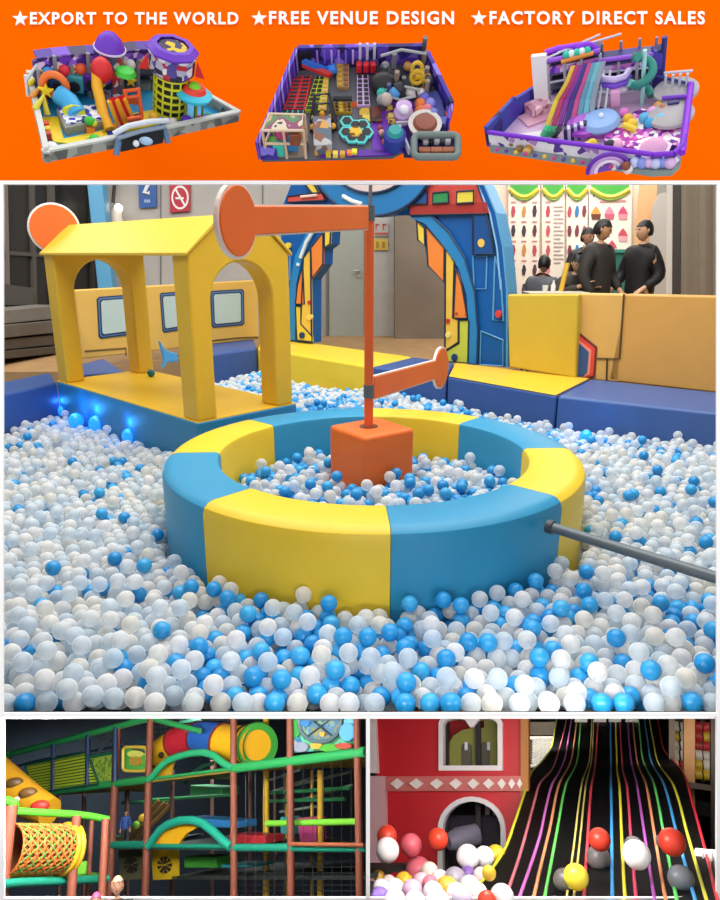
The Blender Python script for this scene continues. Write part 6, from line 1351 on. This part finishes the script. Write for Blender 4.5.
C_.q([(546, 147), (564, 145), (584, 150), (566, 155), (546, 152)], '#241f68', 'dark_floor', .006); C_.q([(558, 142), (566, 141), (570, 150), (560, 152)], '#d8d0ec', 'white_path', .008)
C_.q([(520, 136), (546, 132), (556, 146), (536, 152), (514, 148)], '#eee6ee', 'cream_floor', .005)
for k, (x, y) in enumerate(((522, 138), (526, 143), (513, 143), (530, 147), (527, 151), (519, 149), (536, 145), (516, 139))): C_.ball(x, y, .012, .0075, ['#b88a3a', '#d0a85a', '#8a6a3a'][k % 3], 'cookie_stool', (1.2, 1, .9))
for k, (x, y, c) in enumerate(((632, 124, '#f0c83a'), (628, 119, '#e8b82a'), (644, 118, '#5ab8e8'), (650, 123, '#3aa8e0'), (660, 119, '#6ac8f0'), (652, 112, '#e8a8e0'), (658, 107, '#d8984a'), (662, 110, '#b86a3a'), (624, 113, '#e07ac8'), (618, 145, '#f0b0d0'), (592, 144, '#e8c82a'), (587, 147, '#f0d84a'), (610, 145, '#2a2440'))): C_.ball(x, y, .018, .010, c, 'soft_toy')
C_.tube([(624, 125, .02), (631, 128, .02), (636, 130, .016)], .006, '#f0d03a', 'yellow_slide'); C_.q([(624, 149), (640, 148), (640, 151), (625, 152)], '#e0a83a', 'orange_bench', .008)
C_.lathe(653, 154, .006, [(0, 0), (.028, 0), (.024, .010), (.008, .024), (0, .03)], '#f4b8dc', 'pink_tent', 10); C_.lathe(653, 154, .008, [(.029, 0), (.030, .004), (.026, .006)], '#f8e0f0', 'tent_hem', 10)
C_.box(672, 116, .02, .01, .03, '#3a2f70', 'photo_stand', 0, bevel=.002); C_.box(671, 114, .012, .004, .02, '#e0d8f0', 'stand_picture', .006)
for k in range(4): C_.post(664 + k * 7, 100 - k * .5, 0, .05, '#c8ccd8', .0025)
C_.tube([(662, 98, .05), (690, 96, .05)], .0025, '#c8ccd8', 'rail'); C_.tube([(662, 98, .03), (690, 96, .03)], .004, '#7a3ac8', 'rail')
# entrance
en = C_.box(608, 168, .070, .016, .012, '#7a4ac0', 'entrance', 0, .12)
for r_, c in ((.036, '#6a2ab0'), (.029, '#c89ae0'), (.022, '#f0e0f4')): MB().tube([C_.p(608, 169, .004) + Vector((r_ * math.cos(a), -.006, r_ * math.sin(a))) for a in [PI * i / 14 for i in range(15)]], .004, 8).build('entrance_arch', mat(c, .4), en, smooth=50)
for x in (602, 614): C_.box(x, 169, .008, .008, .016, '#e8e4ee', 'entrance_post', 0, par=en)
C_.ball(626, 166, .018, .008, '#8a4a2a', 'bear_figure'); C_.ball(628, 169, .008, .009, '#f0e8e8', 'bear_figure')
C_.q([(632, 166), (672, 167), (676, 161), (634, 158)], '#a8b8f0', 'cloud_bench', .012)
for k in range(6): C_.ball(635 + k * 7, 162 + (k % 2), .016, .010, ['#c8d0f8', '#8a9ae8', '#e0b8e8'][k % 3], 'cloud_puff')
for k in range(14): C_.ball(497 + k * 9.5, 149.5 + k * 1.42, .012, .0042, ['#c83a8a', '#5a3a9a', '#e8b83a'][k % 3], 'wall_dot')
# brackets that carry the models on the board
for M, px, py in ((A, 132, 108), (B, 356, 112), (C_, 600, 118)):
    inv = M.v.M.inverted(); a = M.p(px, py, -.006); MB().tube([a, inv @ (CAM + RCAM @ (cray(px, py) * 1.702))], .02, 12).build('bracket', mat('#d8560a', .6), M.o)
# ================================================================ white frame of the display wall, camera, light
BD = 1.7
def fp(px, py, d=BD): return CAM + RCAM @ (cray(px, py) * d)
fn = RCAM @ Vector((0, 1, 0))
def board(x0, y0, x1, y1, th=.006, d=BD, mb=None):
    mb = mb or MB(); mb.prism([fp(x0, y0, d), fp(x1, y0, d), fp(x1, y1, d), fp(x0, y1, d)], fn * th); return mb
wm = mat('#fbfbfb', .6)
for i, (a, b, c, d_) in enumerate(((-60, 180.5, 780, 184, ), (-60, 713, 780, 716.5), (366, 716.4, 370, 899), (-60, 184, 3, 713), (717, 184, 780, 713), (-60, 716.4, 4, 960), (716.5, 716.4, 780, 960), (4, 898, 716.5, 960))):
    struct(board(a, b, c, d_).build('trim_%d' % (10 + i), wm))
# sloping shelf between the pit and the lower bays
mb = MB(); a0 = [fp(-90, 716.2, BD + .03), fp(810, 716.2, BD + .03), fp(810, 716.2, 2.86), fp(-90, 716.2, 2.86)]
mb.prism(a0, RCAM @ Vector((0, -.36, -.93)) * .006); struct(mb.build('trim_20', wm))
# orange signboard
sb = thing('signboard', 'bright orange signboard with white stars and slogans above the ball pit', 'sign', tuple(fp(360, 178)))
board(-60, -60, 780, 180.4, .02).build('board_panel', mat('#ff6600', .7, spec=0), sb)
def slogan(txt, x0, x1, ytop, ybot, sx):
    vs, fs = text_mesh(txt, 1, .03, 1.2, .3)
    xs = [v[0] for v in vs]; zs = [v[2] for v in vs]; w = max(xs) - min(xs); h = max(zs) - min(zs); mx, mz = min(xs), min(zs)
    def cv(v): return fp(x0 + (v[0] - mx) / w * (x1 - x0), ybot - (v[2] - mz) / h * (ybot - ytop), BD - .004 + .012 * (v[1] + .3) / .6)
    mb = MB(); mb.add([cv(v) for v in vs], fs); o = mb.build('lettering', mat('#fffdf8', .6), sb)
    mb = MB(); mb.prism([fp(x, y, BD - .004) for x, y in star_pts(sx, (ytop + ybot) / 2 + .3, 8)], fn * .01); mb.build('star', mat('#fffdf8', .6), sb)
slogan('EXPORT TO THE WORLD', 30, 238.5, 12, 24.5, 20)
slogan('FREE VENUE DESIGN', 269, 454, 11, 24.5, 259)
slogan('FACTORY DIRECT SALES', 489.5, 705, 11, 24.5, 479)

cam = bpy.data.cameras.new('camera'); co = bpy.data.objects.new('camera', cam); COL.objects.link(co)
cam.sensor_fit = 'HORIZONTAL'; cam.sensor_width = 36; cam.lens = 36 * F / 720; cam.clip_start = .05; cam.clip_end = 100
co.matrix_world = Matrix.Translation(CAM) @ Matrix.Rotation(PI / 2 - PITCH, 4, 'X')
bpy.context.scene.camera = co
w = bpy.data.worlds.new('world'); bpy.context.scene.world = w; w.use_nodes = True
w.node_tree.nodes['Background'].inputs['Color'].default_value = (1, 1, 1, 1); w.node_tree.nodes['Background'].inputs['Strength'].default_value = 1.05
def area(loc, target, sx, sy, e, col=(1, 1, 1)):  # unseen area lights over the room, some well below the ceiling
    l = bpy.data.lights.new('unseen_overhead_light', 'AREA'); l.shape = 'RECTANGLE'; l.size = sx; l.size_y = sy; l.energy = e; l.color = col
    o = bpy.data.objects.new('unseen_overhead_light', l); COL.objects.link(o); o.location = loc
    o.rotation_euler = (Vector(target) - Vector(loc)).to_track_quat('-Z', 'Y').to_euler(); return o
vs_ = bpy.context.scene.view_settings
vs_.view_transform = 'Standard'; vs_.look = 'None'; vs_.gamma = 1; vs_.use_curve_mapping = False; vs_.exposure = 0

rm = mat('#b5b1aa', .8)
struct(MB().box((0, 7.55, 7.0), (18, 11.5, .1)).build('ceiling', rm)); struct(MB().box((-8.95, 7.5, 3.5), (.1, 11.4, 6.9)).build('wall_left', rm)); struct(MB().box((8.95, 7.5, 3.5), (.1, 11.4, 6.9)).build('wall_right', rm))
for q in ((-2600, -1500, 3320, -60), (-2600, -60, -60, 1200), (780, -60, 3320, 1200)): struct(board(*q, .03).build('wall_front', mat('#6f6c69', .8)))
area((0, 4.6, 6.8), (0, 4.6, 0), 10, 7, 760, (1, .98, .95))
area((0, 9.2, 6.8), (0, 9.2, 0), 9, 3.5, 300, (1, .97, .93))
area((4, 11.2, 4.4), (4, 11.6, 0), 3, 1, 120, (1, .92, .84))


area((-5.4, 8.6, 4.4), (-5.2, 10.2, .4), 2, 1.5, 110, (1, .93, .85))  # unseen light added to brighten the planks and tan floor

area((0, 3.3, 6.2), (0, 6.6, .8), 6, .6, 150, (1, .98, .95))  # unseen light added for the upright faces turned to the viewer
